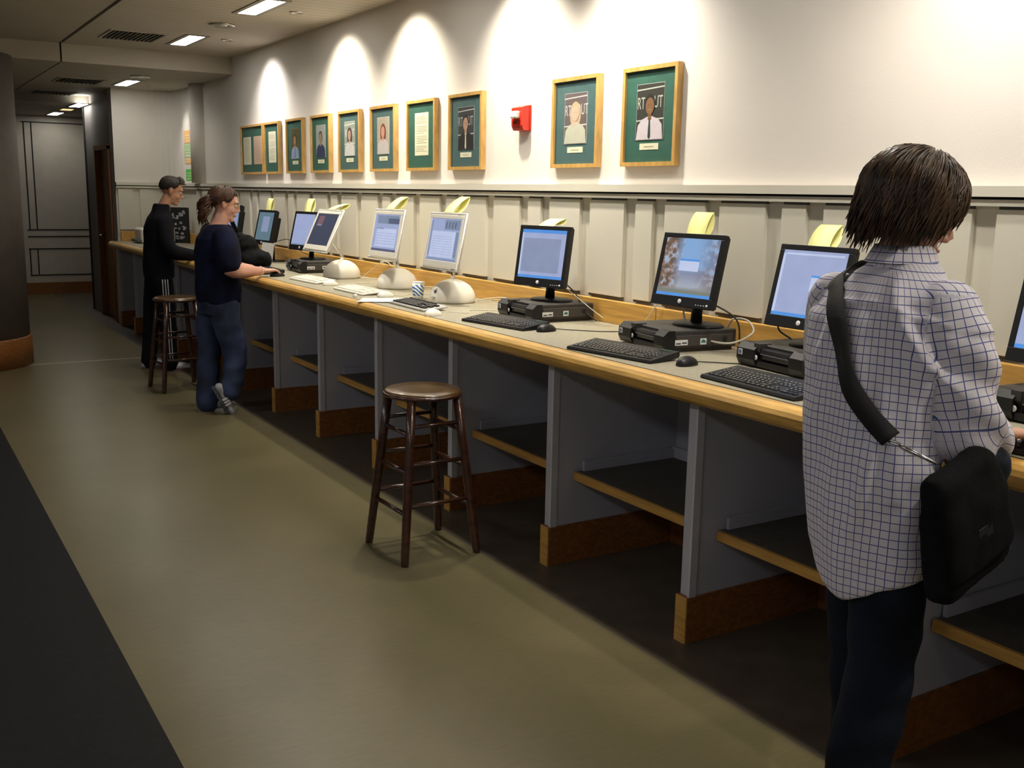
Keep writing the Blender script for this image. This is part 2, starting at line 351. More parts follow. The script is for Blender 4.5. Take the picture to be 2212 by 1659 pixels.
for yy in (-2.2, .8, 3.8, 6.8):  # unseen panels added as soft fill for the counter front and shirt back
    t = empty('ceiling_light', (-1.5, yy, LZ), label='added fill light panel over the left of the hall, outside the picture', cat='ceiling light', group='added fill light panels')
    mb = MB()
    for (a, b, c_, d_) in ((-.33, -.30, -.63, .63), (.30, .33, -.63, .63), (-.30, .30, -.63, -.60), (-.30, .30, .60, .63)): mb.box(a, b, c_, d_, -.012, 0)
    mb.build('light_frame', mat('light_trim', (.25, .23, .18), .5), t)
    box('light_lens', mat('fill_glow', (.9, .9, .9), .4, emit=(.95, .96, 1.0), es=FILL), t, -.30, .30, -.60, .60, -.008, -.002)
box('ceiling_light', mat('amber_glow', (.6, .5, .25), .4, emit=(1, .75, .35), es=1.1), None, 2.27, 2.40, 15.0, 15.25, LZ3-.006, LZ3-.001, label='small dim amber ceiling lamp between the two far light slots', cat='ceiling light')
dlm = mat('dull_chrome', (.55, .55, .5), .25, .9)
DLB = {0: 'chrome rimmed round downlight between the two near ceiling light slots', 5: 'chrome rimmed round downlight on the lowered ceiling'}
for i, (x, yy, z, _p) in enumerate(DOWN):
    lb = DLB.get(i, 'chrome rimmed downlight over the near part of the hall, outside the picture')
    t = empty('downlight', (x, yy, z), label=lb, cat='ceiling light', group='chrome rimmed downlights')
    MB().lathe([(.10, 0), (.10, -.010), (.075, -.014), (.055, -.004)], n=32).build('rim', dlm, t)
    MB().lathe([(.055, -.003), (.03, -.013), (.005, -.016)], n=24).build('reflector', steel_m, t)
WLB = ['small recessed spotlight above the two farthest picture frames', 'small recessed spotlight above the sitter in the white top', 'small recessed spotlight above the framed letter and the red haired portrait', 'small recessed spotlight above the red fire alarm', 'small recessed spotlight above the nearest picture frame', 'small recessed spotlight above the man in the checked shirt', 'small recessed spotlight lighting the coloured notices by the pilaster']
for i, (yy, zz, pw, colr) in enumerate(WASH):
    t = empty('wall_washer', (2.73, yy, zz), label=WLB[i], cat='ceiling light', group='wall washing spotlights')
    mb = MB(); 
    n = 28; prof_ = [(.052, 0), (.052, -.005), (.040, -.005), (.036, 0)]
    vs = []; fs = []
    for (r, z) in prof_:
        for k in range(n): vs.append((r*math.cos(2*PI*k/n), r*math.sin(2*PI*k/n), z))
    for q in range(3):
        for k in range(n): fs.append([q*n+k, q*n+(k+1) % n, (q+1)*n+(k+1) % n, (q+1)*n+k])
    mb.add(vs, fs, True); mb.build('rim', dlm, t)
for (x0, x1, y0, y1, z, nn, lb) in ((1.80, 2.22, 9.14, 9.66, LZ, 12, 'large slatted black air vent beside the ceiling light'), (1.78, 2.20, 11.75, 12.25, LZ2, 10, 'slatted black air vent on the lowered ceiling'), (1.75, 2.20, 13.5, 13.95, LZ2, 10, 'farthest slatted air vent before the last ceiling step')):
    t = empty('air_vent', ((x0+x1)/2, (y0+y1)/2, z), label=lb, cat='air vent', group='ceiling air vents'); hx, hy = (x1-x0)/2, (y1-y0)/2
    box('vent_cavity', black_m, t, -hx, hx, -hy, hy, -.003, -.0005)
    mb = MB(); f_ = .022
    for (a, b, c_, d_) in ((-hx-f_, -hx, -hy-f_, hy+f_), (hx, hx+f_, -hy-f_, hy+f_), (-hx, hx, -hy-f_, -hy), (-hx, hx, hy, hy+f_)): mb.box(a, b, c_, d_, -.008, 0)
    mb.build('vent_frame', ceil_m, t)
    mb = MB()
    for k in range(nn):
        xx = -hx+(k+.5)*2*hx/nn; mb.box(xx-.006, xx+.006, -hy, hy, -.012, -.003)
    mb.build('vent_slats', mat('vent_slat', (.12, .11, .08), .6), t)

# ================================================================== THINGS ON THE WALL
def local(x, y, z, yaw=0.0): return (x, y, z), math.radians(yaw)-PI/2
green_m = mat('green_mat_board', (.03, .12, .085), .75, var=.08, scale=30)
green2_m = mat('blue_mat_board', (.06, .13, .13), .75, var=.08, scale=30)
cream_m = mat('cream_card', (.80, .76, .55), .7, var=.03)
frame_m = mat('frame_oak', (.58, .34, .10), .38, var=.14, scale=9, stretch=(3, 3, 1), coat=.3)
glass_m = bpy.data.materials.new('picture_glass'); glass_m.use_nodes = True
nt = glass_m.node_tree; nt.nodes.clear(); go = N(nt, 'ShaderNodeOutputMaterial'); gt = N(nt, 'ShaderNodeBsdfTransparent'); gg = N(nt, 'ShaderNodeBsdfGlossy'); gg.inputs['Roughness'].default_value = .22
gm = N(nt, 'ShaderNodeMixShader'); gl = N(nt, 'ShaderNodeLayerWeight'); gp = N(nt, 'ShaderNodeMath', operation='POWER'); gp.inputs[1].default_value = 4
nt.links.new(gl.outputs['Facing'], gp.inputs[0]); gf = N(nt, 'ShaderNodeMath', operation='MULTIPLY_ADD'); gf.inputs[1].default_value = .35; gf.inputs[2].default_value = .03; nt.links.new(gp.outputs[0], gf.inputs[0])
nt.links.new(gf.outputs[0], gm.inputs[0]); nt.links.new(gt.outputs[0], gm.inputs[1]); nt.links.new(gg.outputs[0], gm.inputs[2]); nt.links.new(gm.outputs[0], go.inputs[0])
ink_m = mat('faded_ink', (.42, .40, .30), .8)
def ell(cx, cz, rx, rz, n=24): return [(cx+rx*math.cos(2*PI*k/n), cz+rz*math.sin(2*PI*k/n)) for k in range(n)]
def portrait(mb, w, h, cx, z0, k, mats):
    """flat printed portrait: dark board with white capital letters behind a sitter"""
    def lay(poly, ci, d): mb.cur = ci; mb.add([(x, -d, z) for x, z in poly], [list(range(len(poly)))])
    bgd, letters, top, skin, hair, cloth, tie = range(7)
    X0, X1, Z0, Z1 = cx-w/2, cx+w/2, z0, z0+h
    mb.cur = letters; mb.box(X0, X1, -.0015, 0, Z0, Z1)
    lay([(X0+.002, Z0+.002), (X1-.002, Z0+.002), (X1-.002, Z1-.002), (X0+.002, Z1-.002)], bgd, .0018)
    if k['light_bg']: pass
    else:
        lay([(X0+.002, Z1-.03), (X1-.002, Z1-.022), (X1-.002, Z1-.016), (X0+.002, Z1-.024)], letters, .0021)
        lay([(X0+.002, Z0+h*.34), (X1-.002, Z0+h*.36), (X1-.002, Z0+h*.385), (X0+.002, Z0+h*.365)], letters, .0021)
    mb.cur = letters
    if k['txt']:
        a, b = k['txt']
        text_mesh(a, h*.30, mb, Matrix.Translation((X0+w*.17, -.0022, Z0+h*.56)) @ Matrix.Diagonal((.62, 1, 1, 1)) @ UPR, .0001)
        text_mesh(b, h*.30, mb, Matrix.Translation((X1-w*.21, -.0022, Z0+h*.57)) @ Matrix.Diagonal((.62, 1, 1, 1)) @ UPR, .0001)
    hx = cx+k.get('dx', 0)*w; hz = Z0+h*k.get('hz', .62)
    if k['long']: lay(ell(hx, hz-h*.05, w*.24, h*.26), hair, .0026)
    # shoulders
    sh = [(X0+.004, Z0+.003), (X0+w*.08, Z0+h*.27), (X0+w*.22, Z0+h*.37), (hx-w*.08, Z0+h*.42), (hx+w*.08, Z0+h*.42), (X1-w*.2, Z0+h*.37), (X1-w*.06, Z0+h*.27), (X1-.004, Z0+.003)]
    lay(sh, cloth, .0029)
    lay([(hx-w*.07, Z0+h*.36), (hx+w*.07, Z0+h*.36), (hx+w*.06, Z0+h*.5), (hx-w*.06, Z0+h*.5)], skin, .0031)
    if k['tie']: lay([(hx-w*.025, Z0+h*.38), (hx+w*.025, Z0+h*.38), (hx+w*.05, Z0+h*.06), (hx, Z0+.004), (hx-w*.05, Z0+h*.06)], tie, .0034)
    lay(ell(hx, hz+h*.022, w*.185, h*.175), hair, .0037)
    lay(ell(hx, hz-h*.02, w*.152, h*.150), skin, .0040)
    lay(ell(hx-w*.045, hz, w*.016, h*.008, 8), bgd, .0043); lay(ell(hx+w*.045, hz, w*.016, h*.008, 8), bgd, .0043)
    lay([(hx-w*.05, hz-h*.075), (hx, hz-h*.09), (hx+w*.05, hz-h*.075), (hx, hz-h*.082)], letters, .0043)
def pm(n, c): return mat('print_'+n, c, .6, var=.04, scale=40)
def photo_mats(i, skin, hair, cloth, tie, bg=(.035, .03, .025), lt=(.6, .62, .55)):
    return [pm('back%d' % i, bg), pm('white%d' % i, lt), pm('top%d' % i, bg), pm('skin%d' % i, skin), pm('hair%d' % i, hair), pm('cloth%d' % i, cloth), pm('tie%d' % i, tie)]
FR = [  # far y, near y, kind, label
    (10.0, 9.345, 'double', 'wide oak frame holding two document sheets, farthest along the wall', None),
    (9.305, 8.905, 'doc', 'oak framed cream letter touching the wide double frame', None),
    (8.72, 8.318, 'p', 'oak framed portrait of a sitter in a pale blue shirt', dict(mats=(2, (.45, .25, .12), (.05, .03, .02), (.30, .38, .55), (.1, .15, .3), (.10, .09, .03), (.25, .25, .10)), txt=None, long=0, tie=1, light_bg=1)),
    (8.135, 7.725, 'p', 'oak framed portrait of a sitter in a dark blue top with white surround', dict(mats=(3, (.35, .22, .15), (.03, .03, .03), (.03, .04, .10), (.1, .1, .1), (.32, .34, .33), (.6, .6, .6)), txt=None, long=0, tie=0, light_bg=1)),
    (7.545, 7.14, 'p', 'oak framed portrait of a long dark haired sitter in a white top', dict(mats=(4, (.45, .30, .25), (.07, .04, .03), (.6, .6, .58), (.1, .1, .1), (.30, .32, .28), (.7, .72, .68)), txt=('R', 'UT'), long=1, tie=0, light_bg=0)),
    (6.95, 6.54, 'p', 'oak framed portrait of a red haired sitter, left of the framed letter', dict(mats=(5, (.60, .30, .22), (.22, .06, .03), (.55, .50, .50), (.1, .1, .1), (.42, .38, .30), (.8, .76, .65)), txt=None, long=1, tie=0, light_bg=1)),
    (6.355, 5.945, 'doc', 'oak framed cream letter between the red haired and the dark suited portraits', None),
    (5.762, 5.35, 'p', 'oak framed portrait of a dark suited sitter, left of the red fire alarm', dict(mats=(7, (.45, .26, .18), (.02, .02, .02), (.015, .015, .018), (.65, .6, .35), (.04, .04, .045), (.45, .47, .45)), txt=('RT', 'UT'), long=0, tie=1, light_bg=0)),
    (4.612, 4.205, 'p', 'oak framed portrait of a fair haired sitter, just right of the fire alarm', dict(mats=(8, (.68, .42, .33), (.50, .40, .24), (.50, .50, .40), (.1, .1, .1), (.13, .10, .10), (.55, .55, .52)), txt=('RT', 'OUT'), long=1, tie=0, light_bg=0)),
    (4.010, 3.615, 'p', 'nearest and largest looking oak framed portrait, sitter in white shirt and dark tie', dict(mats=(9, (.22, .11, .05), (.02, .015, .01), (.62, .56, .60), (.02, .05, .04), (.035, .035, .028), (.50, .54, .46)), txt=('RT', 'UT'), long=0, tie=1, light_bg=0)),
]
for i, (yf, yn, kind, lb, kk) in enumerate(FR):
    w_, h_ = yf-yn, .452; t, fw = .034, .019
    loc, rz = local(XW, (yf+yn)/2, 1.738)
    r = empty('picture_frame', loc, rz, lb, 'picture frame', 'oak frames hanging in a row on the wall')
    mb = MB(); a, b = -w_/2, w_/2
    mb.prism([(a, 0), (b, 0), (b-fw, fw), (a+fw, fw)], -t, -.002, 'y'); mb.prism([(a, h_), (a+fw, h_-fw), (b-fw, h_-fw), (b, h_)], -t, -.002, 'y')
    mb.prism([(a, 0), (a+fw, fw), (a+fw, h_-fw), (a, h_)], -t, -.002, 'y'); mb.prism([(b, 0), (b, h_), (b-fw, h_-fw), (b-fw, fw)], -t, -.002, 'y')
    mb.build('moulding', frame_m, r)
    box('mat_board', green_m if i not in (4, 5, 7, 8) else green2_m, r, a+fw, b-fw, -.020, -.004, fw, h_-fw)
    if kind == 'p':
        mb = MB(); portrait(mb, .20, .255, 0, .118, kk, None); o = mb.build('photograph', photo_mats(*kk['mats']), r); o.location.y = -.0205
        mb = MB(); mb.box(-.068, .068, -.0215, -.020, .075, .104); mb.cur = 1; mb.box(-.035, .035, -.0220, -.0214, .087, .091); mb.build('caption_card', [cream_m, ink_m], r)
    elif kind == 'doc':
        mb = MB(); mb.box(-.098, .098, -.0215, -.020, .098, .37); mb.cur = 1
        for q in range(22):
            if q % 6 != 5: z = .345-q*.0105; mb.box(-.078, .078-.04*((q*7) % 5 == 0), -.0220, -.0214, z, z+.003)
        mb.build('letter_sheet', [cream_m, ink_m], r)
    else:
        for sx, cm in ((-.155, cream_m), (.155, mat('pink_card', (.62, .42, .30), .7))):
            mb = MB(); mb.box(sx-.115, sx+.115, -.0215, -.020, .09, .345); mb.cur = 1
            for q in range(16): z = .325-q*.0135; mb.box(sx-.09, sx+.09, -.0220, -.0214, z, z+.003)
            mb.build('letter_sheet', [cm, ink_m], r)
    box('glass_pane', glass_m, r, a+fw, b-fw, -.0275, -.0262, fw, h_-fw)
# fire alarm
loc, rz = local(XW, 4.92, 1.945)
r = empty('fire_alarm', loc, rz, 'red fire alarm sounder with a clear strobe between the picture frames', 'fire alarm')
red_m = mat('alarm_red', (.62, .035, .015), .35, var=.05)
mb = MB(); mb.box(-.062, .062, -.008, -.001, -.002, .135, bev=.003); mb.prism([(-.045, .0), (-.058, .025), (-.058, .12), (-.03, .13), (-.008, .13), (-.008, .0)], -.054, .054, 'x'); mb.build('alarm_body', red_m, r)
mb = MB(); mb.box(-.035, .035, -.085, -.055, .062, .102, bev=.010, seg=3); mb.build('strobe_lens', mat('strobe_clear', (.75, .75, .70), .12, var=.02), r)
mb = MB()
for q in range(5): mb.box(-.04, .04, -.0600, -.0575, .012+q*.009, .016+q*.009)
mb.build('sounder_slots', mat('alarm_dark', (.20, .01, .005), .5), r)
# coloured notices beside the pilaster
for (y0, y1, z0, z1, c, lb) in ((11.93, 12.20, 2.10, 2.24, (.85, .48, .18), 'orange notice at the top of the lit strip beside the pilaster'), (11.93, 12.22, 1.94, 2.09, (.40, .58, .30), 'pale green notice below the orange one beside the pilaster'), (11.93, 12.20, 1.87, 1.93, (.85, .48, .30), 'small orange notice between the two green ones'), (11.93, 12.18, 1.68, 1.81, (.12, .55, .10), 'bright green notice just above the chair rail by the pilaster')):
    mb = MB(); mb.box(XW-.004, XW-.001, y0, y1, z0, z1); mb.cur = 1
    for q in range(3): mb.box(XW-.0046, XW-.0040, y0+.03, y1-.05, z0+.02+q*.03, z0+.028+q*.03)
    mb.build('wall_notice', [mat('notice_%d' % int(c[0]*100+c[1]*10), c, .7, var=.05), cream_m], label=lb, cat='notice')
# ================================================================== COMPUTERS
blk = mat('black_plastic', (.010, .010, .011), .40, spec=.35, var=.1, scale=60)
blk2 = mat('charcoal_case', (.034, .031, .031), .45, var=.08, scale=60)
key_m = mat('key_black', (.009, .009, .010), .38, var=.05)
keyl_m = mat('key_legend', (.5, .52, .56), .6)
whp = mat('white_plastic', (.80, .77, .70), .3, var=.01)
whg = mat('ivory_plastic', (.80, .765, .68), .42, var=.01)
clear_m = mat('clear_rim', (.70, .70, .70), .08, var=.01, spec=.8)
note_m = mat('yellow_paper', (.92, .89, .36), .75, var=.02)
lbl_m = mat('label_white', (.75, .75, .75), .5, var=.02)
txt_m = mat('label_ink', (.06, .06, .07), .6)
cable_m = mat('cable_black', (.02, .02, .02), .5); cabw_m = mat('cable_white', (.62, .58, .48), .5, var=.03)
def scr(n, c, s=1.0): return emis('screen_'+n, c, s)
def windows(mb, rects, w, h, y):
    """rects: (x0,x1,z0,z1,material index) as fractions of the screen"""
    for q, (a, b, c_, d_, mi) in enumerate(rects):
        mb.cur = mi; mb.box(-w/2+a*w, -w/2+b*w, y-.0004-.00015*q, y, -h/2+c_*h, -h/2+d_*h)
def campus_screen():
    if 'campus' in MATS: return MATS['campus']
    m = bpy.data.materials.new('campus'); m.use_nodes = True; MATS['campus'] = m; nt = m.node_tree; b = nt.nodes['Principled BSDF']
    tc = N(nt, 'ShaderNodeTexCoord'); sx = N(nt, 'ShaderNodeSeparateXYZ'); nt.links.new(tc.outputs['Object'], sx.inputs[0])
    n1 = N(nt, 'ShaderNodeTexNoise'); n1.inputs['Scale'].default_value = 45; n1.inputs['Detail'].default_value = 10; nt.links.new(tc.outputs['Object'], n1.inputs[0])
    r1 = N(nt, 'ShaderNodeValToRGB'); e = r1.color_ramp.elements; e[0].position = .44; e[0].color = (.11, .07, .05, 1); e[1].position = .62; e[1].color = (.30, .40, .55, 1)
    x = e.new(.53); x.color = (.28, .17, .12, 1); nt.links.new(n1.outputs[0], r1.inputs[0])
    r2 = N(nt, 'ShaderNodeValToRGB'); e = r2.color_ramp.elements; e[0].position = .14; e[0].color = (.17, .19, .15, 1); e[1].position = .5; e[1].color = (.20, .36, .62, 1)
    x = e.new(.2); x.color = (.34, .37, .44, 1); x = e.new(.38); x.color = (.20, .23, .34, 1)
    mz = N(nt, 'ShaderNodeMapRange'); mz.inputs[1].default_value = -.14; mz.inputs[2].default_value = .16; nt.links.new(sx.outputs['Z'], mz.inputs[0])
    nt.links.new(mz.outputs[0], r2.inputs[0])
    # trees on the left and a branchy right side
    ax = N(nt, 'ShaderNodeMapRange'); ax.inputs[1].default_value = -.03; ax.inputs[2].default_value = -.09; nt.links.new(sx.outputs['X'], ax.inputs[0])
    bx_ = N(nt, 'ShaderNodeMapRange'); bx_.inputs[1].default_value = .03; bx_.inputs[2].default_value = .14; bx_.inputs[4].default_value = .6; nt.links.new(sx.outputs['X'], bx_.inputs[0])
    ad = N(nt, 'ShaderNodeMath', operation='MAXIMUM'); nt.links.new(ax.outputs[0], ad.inputs[0]); nt.links.new(bx_.outputs[0], ad.inputs[1])
    ml = N(nt, 'ShaderNodeMath', operation='MULTIPLY'); gz = N(nt, 'ShaderNodeMapRange'); gz.inputs[1].default_value = -.10; gz.inputs[2].default_value = -.08; nt.links.new(sx.outputs['Z'], gz.inputs[0])
    nt.links.new(ad.outputs[0], ml.inputs[0]); nt.links.new(gz.outputs[0], ml.inputs[1])
    mx = N(nt, 'ShaderNodeMix', data_type='RGBA'); nt.links.new(ml.outputs[0], mx.inputs[0]); nt.links.new(r2.outputs[0], mx.inputs[6]); nt.links.new(r1.outputs[0], mx.inputs[7])
    nt.links.new(mx.outputs[2], b.inputs['Emission Color']); b.inputs['Emission Strength'].default_value = 1.0
    b.inputs['Base Color'].default_value = (.01, .01, .01, 1); b.inputs['Roughness'].default_value = .3
    return m
BLUE, DBLUE, PALE, DIM, WHITE, DARK = scr('blue', (.08, .30, .78)), scr('dark_blue', (.10, .12, .20)), scr('pale', (.36, .42, .66)), scr('dim', (.22, .28, .40)), scr('white', (.55, .62, .85)), scr('night', (.045, .055, .10))
GREYB = scr('grey_blue', (.26, .31, .47))
def flat_monitor(loc, yaw, tilt, pz, label, base_z, screens, rects, off=.06, w=.335, h=.305, cable=None, thick=.05):
    """loc: (x,y) of the panel centre; pz its height; base_z the surface under the foot"""
    ry = math.radians(yaw); aw = Vector((math.cos(ry), math.sin(ry)))
    r = empty('flat_monitor', (loc[0]+aw.x*off, loc[1]+aw.y*off, base_z), ry-PI/2, label, 'computer monitor', 'black flat monitors on the counter')
    T = Matrix.Translation((0, -off, pz-base_z)) @ Matrix.Rotation(-math.radians(tilt), 4, 'X')
    T0 = T
    mb = MB(); bz, bb = .020, .042
    a, b, c_, d_ = -w/2, w/2, -h/2, h/2
    for q in ((a, b, d_-bz, d_), (a, b, c_, c_+bb), (a, a+bz, c_+bb, d_-bz), (b-bz, b, c_+bb, d_-bz)): mb.box(q[0], q[1], -.012, .012, q[2], q[3], bev=.002, M=T)
    mb.box(a+.004, b-.004, .008, .028, c_+.004, d_-.004, bev=.006, M=T); mb.box(a+.05, b-.05, .026, thick+.01, c_+.04, d_-.05, bev=.012, M=T)
    mb.build('housing', blk, r)
    sw, sh = w-2*bz, h-bz-bb
    s = MB(); s.box(-sw/2, sw/2, -.009, -.002, -sh/2, sh/2)
    windows(s, rects, sw, sh, -.009)
    o = s.build('screen', screens, r); o.matrix_local = T @ Matrix.Translation((0, 0, (bb-bz)/2))
    mb = MB(); mb.lathe([(.0095, 0), (.0095, .002), (.006, .003)], n=20, M=T @ Matrix.Translation((-.005, -.012, c_+bb*.5)) @ Matrix.Rotation(PI/2, 4, 'X')); mb.build('maker_badge', silver_m, r)
    mb = MB()
    for q in range(4): mb.box(b-.085+q*.014, b-.079+q*.014, -.0132, -.0115, c_+.012, c_+.015, M=T)
    mb.lathe([(.005, 0), (.005, .002)], n=12, M=T @ Matrix.Translation((b-.024, -.012, c_+.014)) @ Matrix.Rotation(PI/2, 4, 'X')); mb.build('buttons', silver_m, r)
    mb = MB(); zt = pz-base_z-h*.28
    mb.tube([(0, .0, .008), (0, .004, zt*.6), (0, -off+.045, zt+.02)], [.030, .026, .030], n=12, flat=.55, up=(1, 0, 0)); mb.tube([(.0, -off+.04, zt+.02), (0, -off+.03, zt+.07)], .035, n=12, flat=.8, up=(1, 0, 0)); mb.build('stand_neck', blk, r)
    mb = MB(); mb.lathe([(.118, 0), (.118, .004), (.110, .010), (.06, .013), (.03, .016)], n=40, M=Matrix.Translation((0, .012, 0)) @ Matrix.Diagonal((1, .8, 1, 1))); mb.build('stand_base', blk, r)
    return r, T
def tower(loc, yaw, label, w=.36, d=.345, h=.088):
    r = empty('desktop_computer', (*loc, CT), math.radians(yaw)-PI/2, label, 'desktop computer', 'black desktop computers lying flat')
    mb = MB(); mb.box(-w/2+.004, w/2-.004, .03, d, .016, h, bev=.006, seg=3); mb.box(-w/2+.02, w/2-.02, .04, d-.01, 0, .017); mb.build('case', blk2, r)
    # curved side panel swell
    for x_ in (w/2-.006, -w/2): box('side_panel', mat('side_grey', (.055, .048, .047), .5, var=.05), r, x_, x_+.006, .05, d-.02, .024, h-.018, bev=.003)
    mb = MB(); mb.prism([(.0, .006), (-.012, .03), (-.010, h-.02), (.012, h+.001), (.045, h+.001), (.045, .006)], -w/2, -w/2+.10, 'x'); mb.prism([(.0, .006), (-.012, .03), (-.010, h-.02), (.012, h+.001), (.045, h+.001), (.045, .006)], w/2-.07, w/2, 'x')
    mb.box(-w/2+.10, w/2-.07, .0, .045, .006, .030, bev=.003); mb.box(-w/2+.10, w/2-.07, .004, .045, .058, h-.012, bev=.002); mb.build('front_bezel', blk, r)
    mb = MB(); mb.prism([(.02, h*.5), (.0, h*.5+.02), (.0, h+.004), (.055, h+.004), (.055, .01), (.0, .01)], -w/2+.085, -w/2+.118, 'x'); mb.build('bezel_band', blk2, r)
    for k, (z0, z1) in enumerate(((.060, .074), (.036, .054))):
        box('drive_slot', mat('drive_face', (.03, .03, .033), .25, var=.05), r, -w/2+.125, w/2-.085, .001+.006*k, .02, z0, z1, bev=.002)
    box('drive_slot', silver_m if False else mat('slot_lip', (.10, .10, .12), .25), r, -w/2+.125, w/2-.085, -.003, .012, .054, .058, bev=.001)
    MB().lathe([(.0095, 0), (.0095, .003), (.006, .004)], n=20, M=Matrix.Translation((-w/2+.10, -.001, .040)) @ Matrix.Rotation(PI/2, 4, 'X')).build('power_button', silver_m, r)
    mb = MB(); mb.box(-w/2+.012, -w/2+.034, -.0135, -.0118, h-.045, h-.024); mb.cur = 1; mb.box(-w/2+.015, -w/2+.031, -.0139, -.0134, h-.042, h-.028); mb.build('chip_sticker', [lbl_m, mat('sticker_blue', (.12, .14, .4), .4)], r)
    # stickers on the right side
    mb = MB(); x = w/2+.0005; mb.box(x-.002, x+.0006, .045, .105, .030, .052); mb.cur = 1; mb.box(x, x+.001, .05, .072, .034, .040); mb.box(x, x+.001, .078, .100, .036, .042); mb.build('asset_label', [lbl_m, txt_m], r)
    mb = MB(); mb.box(x-.002, x+.0006, .165, .195, .030, .055); mb.cur = 1
    pts = [(.180+.0115*math.cos(a), .037+.0135*math.sin(a)) for a in [PI*k/10 for k in range(11)]]; mb.prism(pts, x, x+.001, 'x')
    mb.build('licence_sticker', [lbl_m, mat('sticker_green', (.03, .20, .20), .4)], r)
    MB().lathe([(.012, 0), (.012, .002), (.008, .002)], n=20, M=Matrix.Translation((x-.001, .285, .052)) @ Matrix.Rotation(PI/2, 4, 'Y')).build('lock_hole', black_m, r)
    return r
KEYMESH = {}
def key_mesh(wd, dp, m_, hgt=.008, lg=True):
    k = (round(wd, 4), round(dp, 4), m_.name)
    if k not in KEYMESH:
        mb = MB(); t = .0018
        vs = [(-wd/2, -dp/2, 0), (wd/2, -dp/2, 0), (wd/2, dp/2, 0), (-wd/2, dp/2, 0), (-wd/2+t, -dp/2+t, hgt), (wd/2-t, -dp/2+t, hgt), (wd/2-t, dp/2-t*.6, hgt), (-wd/2+t, dp/2-t*.6, hgt)]
        mb.add(vs, [[0, 3, 2, 1], [4, 5, 6, 7], [0, 1, 5, 4], [1, 2, 6, 5], [2, 3, 7, 6], [3, 0, 4, 7]])
        if lg: mb.cur = 1; mb.add([(-.004, .000, hgt+.0002), (.0005, .000, hgt+.0002), (.0005, .005, hgt+.0002), (-.004, .005, hgt+.0002)], [[0, 1, 2, 3]])
        me_o = mb.build('k', [m_, keyl_m]); KEYMESH[k] = me_o.data; bpy.data.objects.remove(me_o)
    return KEYMESH[k]
def layout():
    """(x, y, w) in key units for a 104 key board, origin at the centre"""
    K = []; U = 1.0
    rows = [[1]*13+[2], [1.5]+[1]*12+[1.5], [1.75]+[1]*11+[2.25], [2.25]+[1]*10+[2.75], [1.25]*3+[6.25]+[1.25]*4]
    for ri, row in enumerate(rows):
        x = 0
        for w_ in row: K.append((x+w_/2, -ri, w_)); x += w_
    K += [(.5, 1.4, 1)]+[(2.5+i, 1.4, 1) for i in range(4)]+[(7+i, 1.4, 1) for i in range(4)]+[(11.5+i, 1.4, 1) for i in range(4)]
    K += [(15.75+i, 1.4, 1) for i in range(3)]+[(15.75+i, -r_, 1) for r_ in (0, 1) for i in range(3)]+[(16.75, -3, 1)]+[(15.75+i, -4, 1) for i in range(3)]
    K += [(19.25+i, 0, 1) for i in range(4)]+[(19.25+i, -1, 1) for i in range(3)]+[(19.25+i, -2, 1) for i in range(4)]+[(19.25+i, -3, 1) for i in range(3)]+[(19.75, -4, 2), (21.25, -4, 1), (22.25, -4, 1)]
    return [(x-11.375, y+1.3, w_) for x, y, w_ in K]
LAY = layout()
def keyboard(loc, yaw, label, style='black', w=.455, d=.165, z=CT):
    r = empty('keyboard', (*loc, z), math.radians(yaw)-PI/2, label, 'keyboard', 'computer keyboards on the counter')
    u = (w-.026)/22.9
    tl = Matrix.Rotation(math.radians(5.5), 4, 'X')
    if style == 'black':
        mb = MB(); mb.prism([(-d/2, .0), (-d/2-.003, .006), (-d/2+.002, .013), (d/2-.03, .030), (d/2, .034), (d/2+.002, .016), (d/2-.006, .008)], -w/2, w/2, 'x'); mb.box(-w/2+.03, -w/2+.06, d/2-.02, d/2-.01, 0, .012); mb.box(w/2-.06, w/2-.03, d/2-.02, d/2-.01, 0, .012)
        mb.build('keyboard_body', blk, r)
        mb = MB(); mb.box(w/2-.075, w/2-.03, d/2-.022, d/2-.021+.008, .0315, .0335, M=None)
        for q in range(3): mb.box(w/2-.070+q*.014, w/2-.066+q*.014, d/2-.016, d/2-.012, .0333, .0345)
        mb.build('indicator_lights', mat('led_dim', (.10, .2, .12), .4), r)
        ky = -.004; km = key_m
    else:
        mb = MB(); mb.box(-w/2, w/2, -d/2, d/2, .001, .014, bev=.006, M=tl @ Matrix.Translation((0, 0, .006))); mb.build('keyboard_body', whp if style == 'white' else mat('clear_tray', (.50, .49, .46), .2), r)
        ky = .0; km = mat('key_white', (.80, .77, .66), .45, var=.01) if style == 'white' else key_m
    base = empty  # keys
    if style == 'white':
        mb = MB()
        for x, y, w_ in LAY: mb.box(x*u-w_*u*.46, x*u+w_*u*.46, y*u*1.02-u*.45, y*u*1.02+u*.45, .0195, .0255, bev=0, M=tl)
        o = mb.build('keys', km, r); o['kind'] = 'stuff'; return r
    order = sorted(range(len(LAY)), key=lambda i: -LAY[i][2]); extra = MB(); n = 0
    for i in order:
        x, y, w_ = LAY[i]; mtx = Matrix.Rotation(math.radians(5.8), 4, 'X'); p = mtx @ Vector((x*u, y*u*1.0+ky, .0165 if style == 'black' else .020))
        me = key_mesh(w_*u*.93, u*.92, km)
        if n < 100: o = link('key', me, r); o.location = p; o.rotation_euler = (math.radians(5.8), 0, 0)
        else: extra.add([Matrix.Translation(p) @ mtx @ v.co for v in me.vertices], [list(f.vertices) for f in me.polygons])
        n += 1
    if extra.v: o = extra.build('keys', km, r); o['kind'] = 'stuff'
    return r
